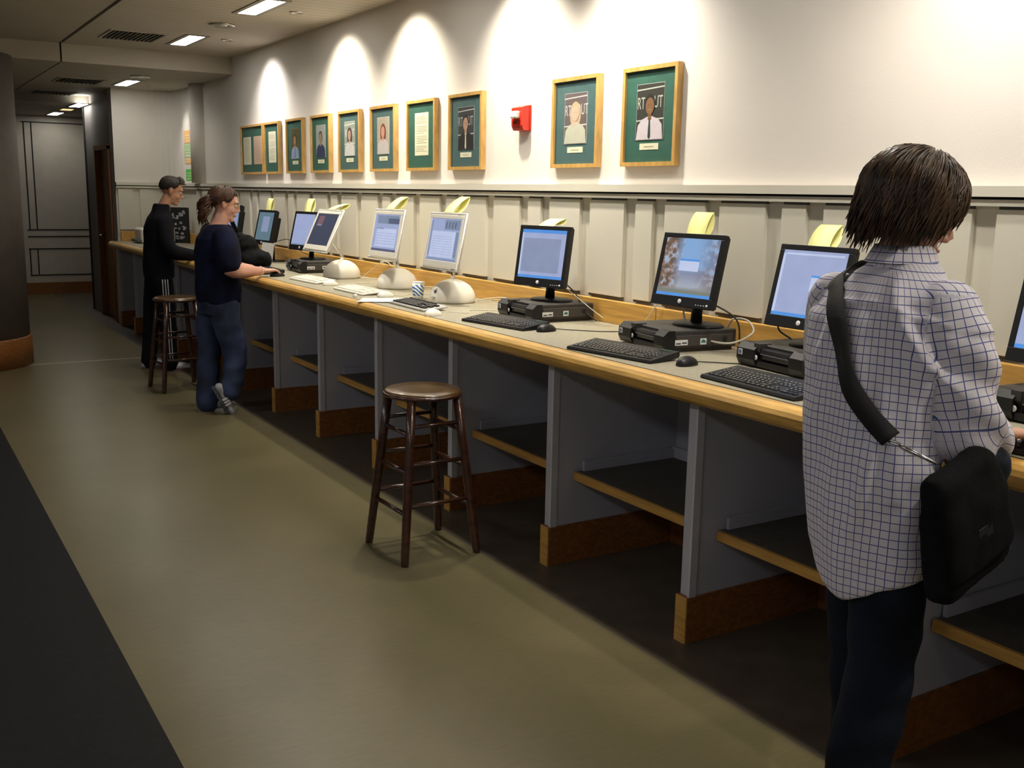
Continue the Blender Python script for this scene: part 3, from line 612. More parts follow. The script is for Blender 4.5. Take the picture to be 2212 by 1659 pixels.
def mouse(loc, yaw, label, m_, cord=None, cm=None, s=1.0, fat=1.0):
    r = empty('mouse', (*loc, CT), math.radians(yaw)-PI/2, label, 'mouse', 'computer mice on the counter')
    bm = bmesh.new(); bmesh.ops.create_uvsphere(bm, u_segments=24, v_segments=14, radius=1)
    for v in bm.verts:
        z = v.co.z; v.co.x *= .031*(1+.08*abs(v.co.y)); v.co.y *= .057; v.co.z = (.002 if z < 0 else .002+z*.034*fat*(1-.25*v.co.y/.057*.6)) if z > -.02 else 0
    MB().bm(bm, None, True).build('mouse_shell', m_, r)
    if m_ is blk: MB().tube([(0, .028, .026), (0, .040, .022)], .004, 8).build('scroll_wheel', blk2, r)
    else: MB().box(-.0006, .0006, .0, .05, .028, .0285).build('seam', mat('seam_grey', (.4, .4, .38), .5), r)
    if cord: MB().tube(smooth_path(cord), .0022, 6).build('mouse_cord', cm or cable_m, r)
    return r
def smooth_path(P, n=8):
    P = [Vector(p) for p in P]; out = []
    for i in range(len(P)-1):
        a = P[max(i-1, 0)]; b = P[i]; c = P[i+1]; d = P[min(i+2, len(P)-1)]
        for k in range(n):
            t = k/n; out.append(.5*((2*b)+(c-a)*t+(2*a-5*b+4*c-d)*t*t+(3*b-a-3*c+d)*t**3))
    out.append(P[-1]); return out
def cord(name, pts, r, m_, label, cat='cable'):
    return MB().tube(smooth_path(pts), r, 7).build(name, m_, label=label, cat=cat)
def yellow_note(p, yaw, ht, lean, w, label, kind='loop', twist=0.0):
    """folded strip of yellow paper standing on a monitor: up, over and back down"""
    r = MB(); L = []
    # front sheet leans back, folds sharply at the top and drops behind
    for k in range(9): t = k/8; L.append((lean*(.75*t+.25*t*t), ht*(t+.16*t*(1-t)*2)))
    x1, z1 = (lean*.35, -.006) if kind == 'loop' else (lean*.5, .006)
    for k in range(1, 9): t = k/8; L.append((lean+(x1-lean)*t+.012*math.sin(t*PI), ht+(z1-ht)*t-.006*math.sin(t*PI)))
    vs = []; n = len(L); th = .0009
    for off in (0, th):
        for i, (y, z) in enumerate(L):
            a = L[max(i-1, 0)]; b = L[min(i+1, n-1)]; tx, tz = b[0]-a[0], b[1]-a[1]; l_ = math.hypot(tx, tz) or 1
            yy, zz = y-tz/l_*off, z+tx/l_*off
            sk = twist*z
            vs += [(-w/2+sk, yy, zz), (w/2+sk, yy, zz)]
    fs = []
    for i in range(n-1): fs += [[2*i, 2*i+1, 2*i+3, 2*i+2], [2*n+2*i, 2*n+2*i+2, 2*n+2*i+3, 2*n+2*i+1], [2*i, 2*i+2, 2*n+2*i+2, 2*n+2*i], [2*i+1, 2*n+2*i+1, 2*n+2*i+3, 2*i+3]]
    r.add(vs, fs, True); r.cur = 1
    o = r.build('yellow_note', note_m, label=label, cat='paper note', group='folded yellow notes on top of the screens')
    o.location = p; o.rotation_euler = (0, 0, math.radians(yaw)-PI/2); return o
def top_of(px, py, pz, yaw, tilt, h):
    ry = math.radians(yaw); t = math.radians(tilt); return (px+math.cos(ry)*h/2*math.sin(t), py+math.sin(ry)*h/2*math.sin(t), pz+h/2*math.cos(t))
PCH = .0885
S0 = [PALE, BLUE, WHITE, DIM, GREYB]
full_win = [(0, 1, .93, 1, 1), (0, 1, 0, .055, 1), (.0, .035, .055, .93, 2), (.035, .98, .055, .92, 0), (.05, .9, .12, .82, 4)]
# --- near black monitors and their computers
MON = [(2.851, 4.307, 1.293, 14.7, 9.2, 'black monitor showing a plain blue window, next to the white computers', S0, full_win, 0),
       (2.853, 3.216, 1.301, 6.3, 13.5, 'black monitor showing a campus view with trees behind a small window', [campus_screen(), BLUE, WHITE], [(0, 1, 0, .05, 1), (.33, .69, .44, .64, 2), (.33, .69, .61, .645, 1)], 1),
       (2.849, 2.562, 1.285, .7, 13.1, 'black monitor partly hidden behind the left shoulder of the man in the checked shirt', S0, [(0, 1, 0, .05, 1), (0, .04, .05, .95, 2), (.05, .95, .93, .96, 2), (.52, .80, .40, .64, 2), (.52, .80, .61, .64, 1)], 0),
       (2.88, 1.62, 1.285, -3, 12, 'black monitor at the right picture edge, right of the man in the checked shirt', S0, [(0, 1, 0, .05, 1), (.1, .9, .1, .9, 2)], 0)]
PCS = [((2.715, 4.33), -3, 'black desktop computer under the monitor with the plain blue window'), ((2.69, 3.30), -8, 'black desktop computer under the monitor with the campus view'),
       ((2.735, 2.62), -6, 'black desktop computer left of the man in the checked shirt, third from the white computers'), ((2.74, 1.60), -4, 'black desktop computer right of the man in the checked shirt')]
for i, (p, yw, lb) in enumerate(PCS):
    tower(p, yw, lb)
NT = [(.034, .105, 'flap', 'low folded yellow note on the monitor with the plain blue window'), (.088, .075, 'loop', 'tall folded yellow note on the monitor with the campus view'), (.075, .085, 'loop', 'folded yellow note on the monitor behind the left shoulder of the man'), (.08, .08, 'loop', 'folded yellow note on the monitor at the right picture edge')]
for i, (x, y, z, yw, tl, lb, ss, rc, fl) in enumerate(MON):
    flat_monitor((x, y), yw, tl, z, lb, CT+PCH, ss, rc)
    tp = top_of(x, y, z, yw, tl, .305); ht, ln, kd, nl = NT[i]
    yellow_note((tp[0]-.004, tp[1], tp[2]+.001), yw, ht, ln, .10, nl, kd, twist=-.25)
# --- white all in one computers
def imac(dc, yaw, sc, tilt, label, screens, rects, logo):
    r = empty('all_in_one_computer', (dc[0], dc[1], CT), math.radians(yaw)-PI/2, label, 'computer', 'white dome based computers')
    R_ = .134; prof = [(R_*.93, 0), (R_*.985, .006), (R_, .014), (R_, .020)]+[(R_*math.cos(a), .020+.112*math.sin(a)) for a in [PI/2*k/14 for k in range(1, 14)]]+[(.012, .132)]
    MB().lathe(prof, n=56).build('dome_base', whg, r)
    # bright face wedge at the front of the dome (polished front)
    inv = Matrix.Translation((dc[0], dc[1], CT)) @ Matrix.Rotation(math.radians(yaw)-PI/2, 4, 'Z'); inv.invert()
    q = inv @ Vector(sc); w, h = .395, .295
    T = Matrix.Translation(q) @ Matrix.Rotation(-math.radians(tilt), 4, 'X')
    back = T @ Vector((0, .03, -.0))
    mb = MB(); mb.tube([(0, 0, .128), (0, .004, .16), (back+Vector((0, .012, -.03))), back], [.014, .011, .011, .013], n=14); mb.build('chrome_arm', steel_m, r)
    MB().tube([back+Vector((-.03, 0, 0)), back+Vector((.03, 0, 0))], .016, 14).build('hinge', whg, r)
    mb = MB(); bz, bb = .021, .036
    for a, b, c_, d_ in ((-w/2, w/2, h/2-bz, h/2), (-w/2, w/2, -h/2, -h/2+bb), (-w/2, -w/2+bz, -h/2+bb, h/2-bz), (w/2-bz, w/2, -h/2+bb, h/2-bz)): mb.box(a, b, -.010, .012, c_, d_, bev=.002, M=T)
    mb.box(-w/2+.006, w/2-.006, .010, .024, -h/2+.006, h/2-.006, bev=.008, M=T); mb.build('display_housing', whp, r)
    e = .010; rim = [T @ Vector(v) for v in ((-w/2-e, 0, -h/2-e), (w/2+e, 0, -h/2-e), (w/2+e, 0, h/2+e), (-w/2-e, 0, h/2+e))]
    MB().tube(rim, .007, 8, closed=True).build('clear_rim', clear_m, r)
    sw, sh = w-2*bz, h-bz-bb; s = MB(); s.box(-sw/2, sw/2, -.008, -.002, -sh/2, sh/2); windows(s, rects, sw, sh, -.008)
    o = s.build('screen', screens, r); o.matrix_local = T @ Matrix.Translation((0, 0, (bb-bz)/2))
    if logo:
        F = Matrix.Rotation(math.radians(10), 4, 'Z') @ Matrix.Translation((0, -.1215, .066)) @ Matrix.Rotation(math.radians(-33), 4, 'X')
        mb = MB(); prof_ = []
        for k in range(28):
            a = 2*PI*k/28; rr = .0105*(1+.10*math.cos(2*a)) - (.0035 if abs(((a+PI) % (2*PI))-PI-.15) < .45 else 0) - (.002 if abs(a-PI/2) < .2 or abs(a-3*PI/2) < .2 else 0)
            prof_.append((rr*math.cos(a), rr*math.sin(a)))
        mb.prism(prof_, -.003, .002, 'y', M=F); mb.prism([(0, .011), (.003, .0135), (.005, .019), (.001, .016)], -.003, .002, 'y', M=F)
        mb.build('fruit_logo', mat('logo_grey', (.05, .05, .055), .3), r)
        mb = MB(); F2 = Matrix.Rotation(math.radians(10), 4, 'Z') @ Matrix.Translation((0, -.1335, .034)) @ Matrix.Rotation(math.radians(-12), 4, 'X')
        mb.box(-.018, .018, -.0012, .003, .0, .0022, M=F2); mb.box(-.010, .010, -.0012, .003, -.007, -.0052, M=F2); mb.build('name_line', mat('logo_soft', (.38, .36, .33), .5), r)
    return r
P2 = [PALE, DBLUE, WHITE, DIM, GREYB]
imac((2.86, 6.95), 2, (2.702, 6.896, 1.319), 25, 'white dome computer with a dark night blue desktop, nearest the woman', [DARK, scr('maroon', (.20, .10, .13)), DIM], [(.12, .38, .60, .92, 1), (.15, .35, .62, .66, 2)], False)
imac((2.89, 6.085), 1, (2.806, 6.066, 1.329), 10.9, 'white dome computer in the middle of the three, behind the paper cup', P2, [(0, 1, 0, .07, 1), (.10, .95, .75, .97, 3), (.12, .93, .12, .62, 2), (.55, .98, .76, .90, 1), (.10, .40, .60, .63, 4)]+[(.14, .9, .2+.07*k, .215+.07*k, 0) for k in range(5)], False)
imac((2.815, 5.19), 0, (2.731, 5.132, 1.33), 10.4, 'white dome computer with a dark fruit logo, nearest the camera', P2, [(0, 1, 0, .06, 4), (.02, .08, .1, .95, 4), (.08, .88, .08, .70, 2), (.08, .45, .72, .95, 0), (.48, .97, .74, .97, 3), (.88, .97, .1, .70, 3)]+[(.52+.1*k, .55+.1*k, .78, .92, 1) for k in range(4)]+[(.12, .8, .15+.06*k, .16+.06*k, 0) for k in range(8)], True)
for (x, y, z, yw, tl), (ht, ln, lb) in zip(((2.702, 6.896, 1.319, 2, 25), (2.806, 6.066, 1.329, 1, 10.9), (2.731, 5.132, 1.33, 0, 10.4)), ((.04, .13, 'low folded yellow note on the white computer nearest the woman'), (.078, .115, 'folded yellow note on the white computer behind the paper cup'), (.088, .12, 'folded yellow note on the white computer with the fruit logo'))):
    tp = top_of(x, y, z, yw, tl, .31); yellow_note((tp[0]-.004, tp[1], tp[2]+.008), yw, ht, ln, .105, lb, 'loop', twist=-.2)
# --- far black computers
flat_monitor((2.85, 7.675), 9.6, 13.5, 1.285, 'black monitor standing just left of the white computer with the dark desktop', CT+PCH, S0, [(0, 1, 0, .04, 3), (.05, .95, .08, .92, 0)])
flat_monitor((2.90, 8.753), 6.4, 13.2, 1.273, 'black monitor with a teal desktop behind the black bag', CT, [scr('teal', (.12, .20, .25)), GREYB], [(.3, .75, .3, .85, 1)], thick=.07)
tower((2.73, 7.58), -3, 'black desktop computer beside the hand of the woman')
for (x, y, z, yw, tl), (ht, ln, lb) in zip(((2.85, 7.675, 1.285, 9.6, 13.5), (2.90, 8.753, 1.273, 6.4, 13.2)), ((.10, .055, 'tall folded yellow note on the black monitor left of the white computers'), (.10, .04, 'farthest folded yellow note, on the monitor with the teal desktop'))):
    tp = top_of(x, y, z, yw, tl, .305); yellow_note((tp[0]-.004, tp[1], tp[2]+.001), yw, ht, ln, .10, lb, 'loop', twist=-.2)
flat_monitor((2.86, 9.55), 4, 10, 1.30, 'black monitor mostly hidden behind the face of the woman', CT, [scr('teal', (.12, .20, .25)), GREYB], [(.1, .9, .1, .9, 1)])
# --- keyboards and mice
keyboard((2.545, 4.165), 9, 'black keyboard in front of the monitor with the plain blue window')
keyboard((2.49, 3.18), 8.7, 'black keyboard in front of the monitor with the campus view')
keyboard((2.488, 2.405), -3, 'black keyboard running behind the left side of the man in the checked shirt')
keyboard((2.475, 1.255), 1, 'black keyboard under the right hand of the man in the checked shirt')
keyboard((2.51, 5.02), -2, 'black keyed keyboard in a clear tray in front of the white computer with the logo', 'clear', w=.45, d=.15)
keyboard((2.545, 5.92), 0, 'white keyboard in front of the middle white computer', 'white', w=.45, d=.155)
keyboard((2.555, 6.74), 3, 'white keyboard nearest the woman', 'white', w=.45, d=.155)
keyboard((2.50, 7.60), 0, 'black keyboard between the woman and the black desktop computer', w=.44)
mouse((2.60, 3.885), 12, 'black mouse beside the keyboard under the plain blue window screen', blk, [(0, .055, .008), (.06, .12, .003), (.18, .20, .003), (.30, .36, .003)])
mouse((2.555, 2.865), 14, 'black mouse right of the keyboard under the campus view screen', blk, [(0, .055, .008), (.04, .12, .003), (.14, .19, .003), (.18, .32, .003)])
mouse((2.55, 6.40), 10, 'white mouse beside the white keyboard nearest the woman', whp, [(0, .055, .008), (.03, .1, .003), (-.02, .22, .003), (.05, .33, .003)], cabw_m)
mouse((2.575, 5.585), 10, 'white mouse right of the middle white keyboard', whp, [(0, .055, .008), (.02, .12, .003), (-.05, .22, .003), (.06, .34, .003)], cabw_m)
mouse((2.40, 4.63), 20, 'white mouse at the counter edge right of the black keyed keyboard', whp, [(0, .055, .008), (-.03, .12, .010), (.06, .20, .004), (-.02, .32, .003), (.12, .42, .003)], cabw_m)
mouse((2.47, 7.215), 5, 'black mouse under the hand of the woman', blk)
# --- cords
cord('monitor_cable', [(2.90, 3.29, 1.20), (2.88, 3.26, 1.10), (2.87, 3.16, 1.035), (2.91, 3.02, 1.02), (2.98, 2.96, 1.065), (3.02, 3.03, 1.105), (3.02, 3.12, 1.10), (3.04, 3.18, 1.02)], .0042, cabw_m, 'thick white cable looping beside the monitor with the campus view')
cord('power_cord', [(2.93, 3.16, 1.17), (2.97, 3.08, 1.13), (2.99, 3.05, 1.085), (3.0, 3.05, .99)], .0035, cable_m, 'black cord hanging behind the monitor with the campus view')
cord('network_cable', [(3.045, 3.62, 1.15), (3.04, 3.66, 1.08), (3.03, 3.74, .985)], .0030, cabw_m, 'thin white cable slanting down left of the campus view monitor')
cord('power_cord', [(2.93, 4.30, 1.19), (2.98, 4.21, 1.12), (3.0, 4.14, 1.03), (3.03, 4.08, .985)], .0035, cable_m, 'black cord behind the monitor with the plain blue window')
cord('network_cable', [(2.96, 4.24, 1.13), (3.01, 4.12, 1.05), (3.05, 4.05, 1.0)], .0028, cabw_m, 'white cable beside the black cord of the plain blue window monitor')
cord('power_cord', [(2.90, 2.75, 1.16), (2.95, 2.79, 1.10), (2.98, 2.74, 1.06), (3.0, 2.70, .99)], .0035, cable_m, 'black cord curling out left of the man in the checked shirt')
for q, lb in enumerate(('thin white cable coiled right of the logo computer, lowest of the bundle', 'thin white cable coiled right of the logo computer, middle of the bundle', 'thin white cable coiled right of the logo computer, top of the bundle')):
    cord('white_cable', [(2.92, 5.08, .985+q*.006), (2.98, 4.92, 1.00+q*.012), (3.03, 4.78, .995+q*.008), (3.045, 4.62, .985+q*.004), (3.04, 4.5, .984)], .0026, cabw_m, lb)
for q, lb in enumerate(('white cable behind the paper cup, lower of the pair', 'white cable behind the paper cup, upper of the pair')):
    cord('white_cable', [(2.99, 5.98, .985+q*.01), (3.03, 5.82, .995+q*.008), (3.04, 5.66, .986+q*.006), (3.04, 5.52, .984)], .0026, cabw_m, lb)
cord('white_cable', [(2.97, 6.86, .985), (3.01, 6.78, 1.04), (3.03, 6.66, 1.10), (3.05, 6.60, 1.115), (3.05, 6.5, 1.09)], .0026, cabw_m, 'white cable rising behind the white computer nearest the woman')
cord('white_cable', [(2.96, 6.84, .985), (3.02, 6.68, .99), (3.03, 6.52, .986), (3.04, 6.38, .984)], .0030, cabw_m, 'white cable lying behind the white computer nearest the woman')
cord('power_cord', [(2.97, 8.65, 1.16), (3.02, 8.5, 1.18), (3.04, 8.3, 1.10), (3.05, 7.95, 1.05), (3.03, 7.75, .99)], .003, cable_m, 'thin black cord trailing from the monitor with the teal desktop')
cord('floor_cord', [(2.98, 3.10, .94), (2.96, 3.09, .75), (2.98, 3.0, .62), (3.05, 2.92, .52), (3.06, 2.90, .47)], .0030, cable_m, 'black cord hanging under the counter above the looped one')
cord('floor_cord', [(3.04, 2.74, .47), (2.96, 2.90, .445), (2.86, 3.06, .418), (2.82, 3.10, .416), (2.81, 3.02, .416), (2.84, 2.90, .416), (2.92, 2.78, .416)], .0032, cable_m, 'black cord looped on the low shelf under the campus view computer')
cord('floor_cord', [(3.0, 3.78, .425), (2.97, 3.86, .46), (2.93, 3.84, .425), (2.9, 3.72, .418), (2.88, 3.62, .416)], .004, cable_m, 'short thick black cord on the low shelf right of the front stool')
# --- papers and cup
def sheet(loc, yaw, w, h, name, label, z=CT, curl=.0, tilt=0):
    mb = MB(); n = 6; vs = []
    for th in (0, .0006):
        for i in range(n+1):
            for j in (0, 1): x = -w/2+w*i/n; vs.append((x, -h/2+h*j, th+curl*((i/n-.5)**2)*4*(.3+.7*j)))
    fs = []; q = 2*(n+1)
    for i in range(n): fs += [[2*i, 2*i+1, 2*i+3, 2*i+2], [q+2*i, q+2*i+2, q+2*i+3, q+2*i+1], [2*i, 2*i+2, q+2*i+2, q+2*i], [2*i+1, q+2*i+1, q+2*i+3, 2*i+3]]
    mb.add(vs, fs)
    o = mb.build(name, mat('white_paper', (.82, .82, .80), .7, var=.01), label=label, cat='paper'); o.location = (*loc, z+.0008); o.rotation_euler = (math.radians(tilt), 0, math.radians(yaw)-PI/2); return o
sheet((2.475, 5.385), -32, .215, .28, 'paper_sheet', 'loose white paper sheet partly under the black keyed keyboard', curl=.006)
o = sheet((2.70, 8.12), 3, .26, .20, 'paper_sheet', 'white document propped upright beside the black bag', z=CT+.095, curl=.006, tilt=80)
mb = MB(); bm = bmesh.new(); bmesh.ops.create_icosphere(bm, subdivisions=2, radius=.013)
for v in bm.verts: v.co *= 1+.35*noise.noise(v.co*150)
mb.bm(bm); o = mb.build('crumpled_paper', mat('white_paper', (.82, .82, .80)), label='tiny crumpled scrap of paper near the counter edge', cat='paper'); o.location = (2.395, 5.62, CT+.009)
cp = empty('paper_cup', (2.715, 5.43, CT), label='white paper cup with blue and teal stripes between the white computers', cat='cup')
def cup_mat():
    m = mat('cup_print', (.80, .80, .77), .55, var=.01); nt = m.node_tree; b = nt.nodes['Principled BSDF']; tc = N(nt, 'ShaderNodeTexCoord')
    mp = N(nt, 'ShaderNodeMapping'); mp.inputs['Rotation'].default_value = (.2, .9, .3); mp.inputs['Scale'].default_value = (20, 20, 20); nt.links.new(tc.outputs['Object'], mp.inputs[0])
    wv = N(nt, 'ShaderNodeTexWave'); wv.inputs['Scale'].default_value = .9; wv.inputs['Distortion'].default_value = 3.5; wv.inputs['Detail'].default_value = 2; nt.links.new(mp.outputs[0], wv.inputs[0])
    rp = N(nt, 'ShaderNodeValToRGB'); rp.color_ramp.interpolation = 'CONSTANT'; e = rp.color_ramp.elements; e[0].color = (.03, .10, .40, 1); e[1].position = .28; e[1].color = (.02, .32, .40, 1); x = e.new(.46); x.color = (.8, .8, .77, 1)
    nt.links.new(wv.outputs[0], rp.inputs[0])
    sx = N(nt, 'ShaderNodeSeparateXYZ'); nt.links.new(tc.outputs['Object'], sx.inputs[0]); gt = N(nt, 'ShaderNodeMath', operation='GREATER_THAN'); gt.inputs[1].default_value = .084; nt.links.new(sx.outputs['Z'], gt.inputs[0])
    l2 = N(nt, 'ShaderNodeMath', operation='LESS_THAN'); l2.inputs[1].default_value = .018; nt.links.new(sx.outputs['Z'], l2.inputs[0]); mm = N(nt, 'ShaderNodeMath', operation='MAXIMUM'); nt.links.new(gt.outputs[0], mm.inputs[0]); nt.links.new(l2.outputs[0], mm.inputs[1])
    mx = N(nt, 'ShaderNodeMix', data_type='RGBA'); nt.links.new(mm.outputs[0], mx.inputs[0]); nt.links.new(rp.outputs[0], mx.inputs[6]); mx.inputs[7].default_value = (.8, .8, .77, 1); nt.links.new(mx.outputs[2], b.inputs['Base Color'])
    return m
n = 32; prof_ = [(.028, 0), (.0295, .001), (.038, .098), (.0365, .098), (.028, .004)]
mb = MB(); vs = []; fs = []
for (r_, z) in prof_:
    for k in range(n): vs.append((r_*math.cos(2*PI*k/n), r_*math.sin(2*PI*k/n), z))
for q in range(len(prof_)-1):
    for k in range(n): fs.append([q*n+k, q*n+(k+1) % n, (q+1)*n+(k+1) % n, (q+1)*n+k])
fs.append(list(range(n))); mb.add(vs, fs, True); mb.build('cup_wall', cup_mat(), cp)
MB().tube([(.038*math.cos(2*PI*k/24), .038*math.sin(2*PI*k/24), .098) for k in range(24)], .0014, 6, closed=True).build('cup_rim', lbl_m, cp)
# --- far end of the counter: white printer and a leaning poster
r = empty('printer', (2.72, 12.1, CT), 0, 'white printer on the far end of the counter', 'printer')
mb = MB(); mb.box(-.19, .19, -.17, .17, .0, .17, bev=.03, seg=3); mb.build('printer_body', whp, r)
box('paper_tray', mat('tray_grey', (.12, .12, .12), .5), r, -.23, -.05, -.16, .15, .012, .045, bev=.006)
box('top_hatch', mat('hatch_grey', (.55, .54, .52), .4), r, -.12, .15, -.12, .12, .165, .176, bev=.004)
r = empty('display_poster', (2.98, 12.0, CT), math.radians(-62), 'black and white patterned poster board standing in the corner of the counter', 'poster')
mb = MB(); mb.box(-.14, .14, -.01, .01, .0, .40); mb.build('poster_board', black_m, r)
mb = MB(); rr = random.Random(3)
for q in range(26):
    x = rr.uniform(-.12, .08); z = rr.uniform(.03, .34); mb.box(x, x+rr.uniform(.02, .05), -.0125, -.010, z, z+rr.uniform(.012, .035))
mb.build('poster_print', mat('poster_grey', (.45, .46, .46), .6, var=.2), r)
# ================================================================== STOOLS
wood_m = mat('walnut_stain', (.055, .018, .010), .28, var=.3, scale=14, stretch=(1, 1, 3), coat=.5)
seat_m = mat('worn_seat', (.105, .055, .016), .30, var=.25, scale=6, coat=.5)
def stool(loc, rz, label):
    r = empty('bar_stool', (*loc, 0), rz, label, 'stool', 'wooden bar stools')
    mb = MB(); mb.lathe([(.150, .708), (.166, .715), (.172, .724), (.171, .734), (.163, .741), (.10, .739), (.02, .737)], n=56); mb.cur = 0; mb.build('seat', [seat_m, wood_m], r)
    MB().tube([(.1705*math.cos(2*PI*k/56), .1705*math.sin(2*PI*k/56), .722) for k in range(56)], .0085, 8, closed=True).build('seat_rim', wood_m, r)
    def leg(sx, sy, z): t = z/.715; return Vector((sx*(.182-.070*t), sy*(.182-.070*t), z))
    for sx in (-1, 1):
        for sy in (-1, 1): MB().tube([leg(sx, sy, z) for z in (0, .02, .25, .5, .715)], [.0165, .0185, .020, .020, .019], 14).build('leg', wood_m, r)
    for zx, zy in ((.60, .565), (.435, .40), (.255, .22)):
        for s in (-1, 1):
            MB().tube([leg(-1, s, zx), leg(1, s, zx)], .0095, 10, flat=1.2).build('rung', wood_m, r); MB().tube([leg(s, -1, zy), leg(s, 1, zy)], .0095, 10, flat=1.2).build('rung', wood_m, r)
    return r
stool((2.025, 4.005), math.radians(1), 'empty dark wooden bar stool in front of the counter, nearest the camera')
stool((2.02, 8.36), math.radians(4), 'dark wooden bar stool between the boy in black and the woman in navy')

# ================================================================== PEOPLE
def V3(*a): return Vector(a)
def ellipsoid(mb, c, r, M=None, n=20):
    bm = bmesh.new(); bmesh.ops.create_uvsphere(bm, u_segments=n, v_segments=max(8, n*2//3), radius=1)
    for v in bm.verts: v.co = Vector((c[0]+v.co.x*r[0], c[1]+v.co.y*r[1], c[2]+v.co.z*r[2]))
    mb.bm(bm, M, True)
def rings(mb, L, n=32, M=None, axis=None, power=1.0):
    """L: (cx,cy,z,rx,ry) horizontal rings closed by rounded caps"""
    vs = []; fs = []
    for (cx, cy, z, rx, ry) in L:
        for k in range(n):
            a = 2*PI*k/n; ca, sa = math.cos(a), math.sin(a); ca = math.copysign(abs(ca)**power, ca); sa = math.copysign(abs(sa)**power, sa)
            p = Vector((cx+rx*ca, cy+ry*sa, z)); vs.append(M @ p if M else p)
    for i in range(len(L)-1):
        for k in range(n): fs.append([i*n+k, i*n+(k+1) % n, (i+1)*n+(k+1) % n, (i+1)*n+k])
    fs += [list(range(n))[::-1], [(len(L)-1)*n+k for k in range(n)]]
    mb.add(vs, fs, True)
def limb(mb, P, R, n=20, flat=1.0, up=None, caps=True):
    P = [Vector(p) for p in P]; pts = smooth_path(P, 6); m_ = len(pts)-1; rr = []
    for i in range(m_+1):
        t = i/m_*(len(P)-1); k = min(int(t), len(P)-2); f = t-k; f = f*f*(3-2*f); rr.append(R[k]*(1-f)+R[k+1]*f)
    mb.tube(pts, rr, n, flat=flat, up=up)
    if caps: ellipsoid(mb, pts[0], (rr[0]*.98,)*3, n=14); ellipsoid(mb, pts[-1], (rr[-1]*.98,)*3, n=14)
def fuse(mb, name, m_, parent, voxel=.006, smooth=4, disp=None, post=None, **k):
    """union of overlapping shells -> one continuous surface"""
    o = mb.build('tmp', m_); md = o.modifiers.new('r', 'REMESH'); md.mode = 'VOXEL'; md.voxel_size = voxel; md.use_smooth_shade = True
    if smooth: sm = o.modifiers.new('s', 'SMOOTH'); sm.factor = .5; sm.iterations = smooth
    dg = bpy.context.evaluated_depsgraph_get(); me = bpy.data.meshes.new_from_object(o.evaluated_get(dg)); bpy.data.objects.remove(o)
    me.name = name; me.materials.clear()
    for q in (m_ if isinstance(m_, (list, tuple)) else [m_]): me.materials.append(q)
    me.polygons.foreach_set('material_index', [0]*len(me.polygons)); me.polygons.foreach_set('use_smooth', [True]*len(me.polygons))
    if disp:
        nr = [v.normal.copy() for v in me.vertices]
        for v in me.vertices:
            d = disp(v.co, nr[v.index]); v.co = v.co+(d if isinstance(d, Vector) else nr[v.index]*d)
        me.update()
    if post: post(me)
    ob = link(name, me, parent)
    return tag(ob, **k) if k else ob
def frame(o, fwd, up=(0, 0, 1)):
    f = Vector(fwd).normalized(); u = Vector(up); l = u.cross(f).normalized(); u = f.cross(l)
    m_ = Matrix.Identity(4)
    for i, v in enumerate((f, l, u)):
        for j in range(3): m_[j][i] = v[j]
    m_.translation = Vector(o); return m_
def head(mb, F):
    E_ = lambda c, r: ellipsoid(mb, c, r, F)
    E_((-.012, 0, .035), (.094, .074, .088)); E_((.028, 0, -.028), (.060, .060, .080)); E_((.036, 0, -.075), (.045, .048, .036))
    E_((.070, 0, -.092), (.022, .024, .018)); E_((.068, 0, .034), (.024, .052, .020)); E_((.058, .036, -.028), (.026, .022, .024)); E_((.058, -.036, -.028), (.026, .022, .024))
    mb.tube([F @ V3(.083, 0, .018), F @ V3(.100, 0, -.008), F @ V3(.109, 0, -.024)], [.009, .011, .013], 12); E_((.096, .010, -.029), (.012, .008, .008)); E_((.096, -.010, -.029), (.012, .008, .008))
    E_((.078, 0, -.055), (.018, .024, .007)); E_((.077, 0, -.066), (.017, .021, .008))
    for s in (-1, 1):
        E_((-.004, s*.077, -.002), (.017, .008, .031)); E_((-.010, s*.083, .004), (.014, .006, .022))
def face_parts(root, F, hair_m, eye=True):
    for s in (-1, 1):
        mb = MB(); ellipsoid(mb, (.076, s*.030, .010), (.012, .013, .010), F, 14); mb.build('eye', mat('eye_white', (.70, .68, .62), .3), root)
        mb = MB(); ellipsoid(mb, (.0868, s*.030, .010), (.0018, .0055, .0055), F, 10); mb.build('iris', mat('iris_brown', (.05, .025, .012), .2), root)
        mb = MB(); mb.tube([F @ V3(.088, s*.014, .027), F @ V3(.092, s*.028, .033), F @ V3(.080, s*.046, .028)], [.003, .0042, .002], 8); mb.build('eyebrow', hair_m, root)
    mb = MB(); mb.tube([F @ V3(.086, -.022, -.060), F @ V3(.0965, -.008, -.058), F @ V3(.0965, .008, -.058), F @ V3(.086, .022, -.060)], [.002, .0045, .0045, .002], 8); mb.build('lips', mat('lip_skin', (.36, .13, .10), .4), root)
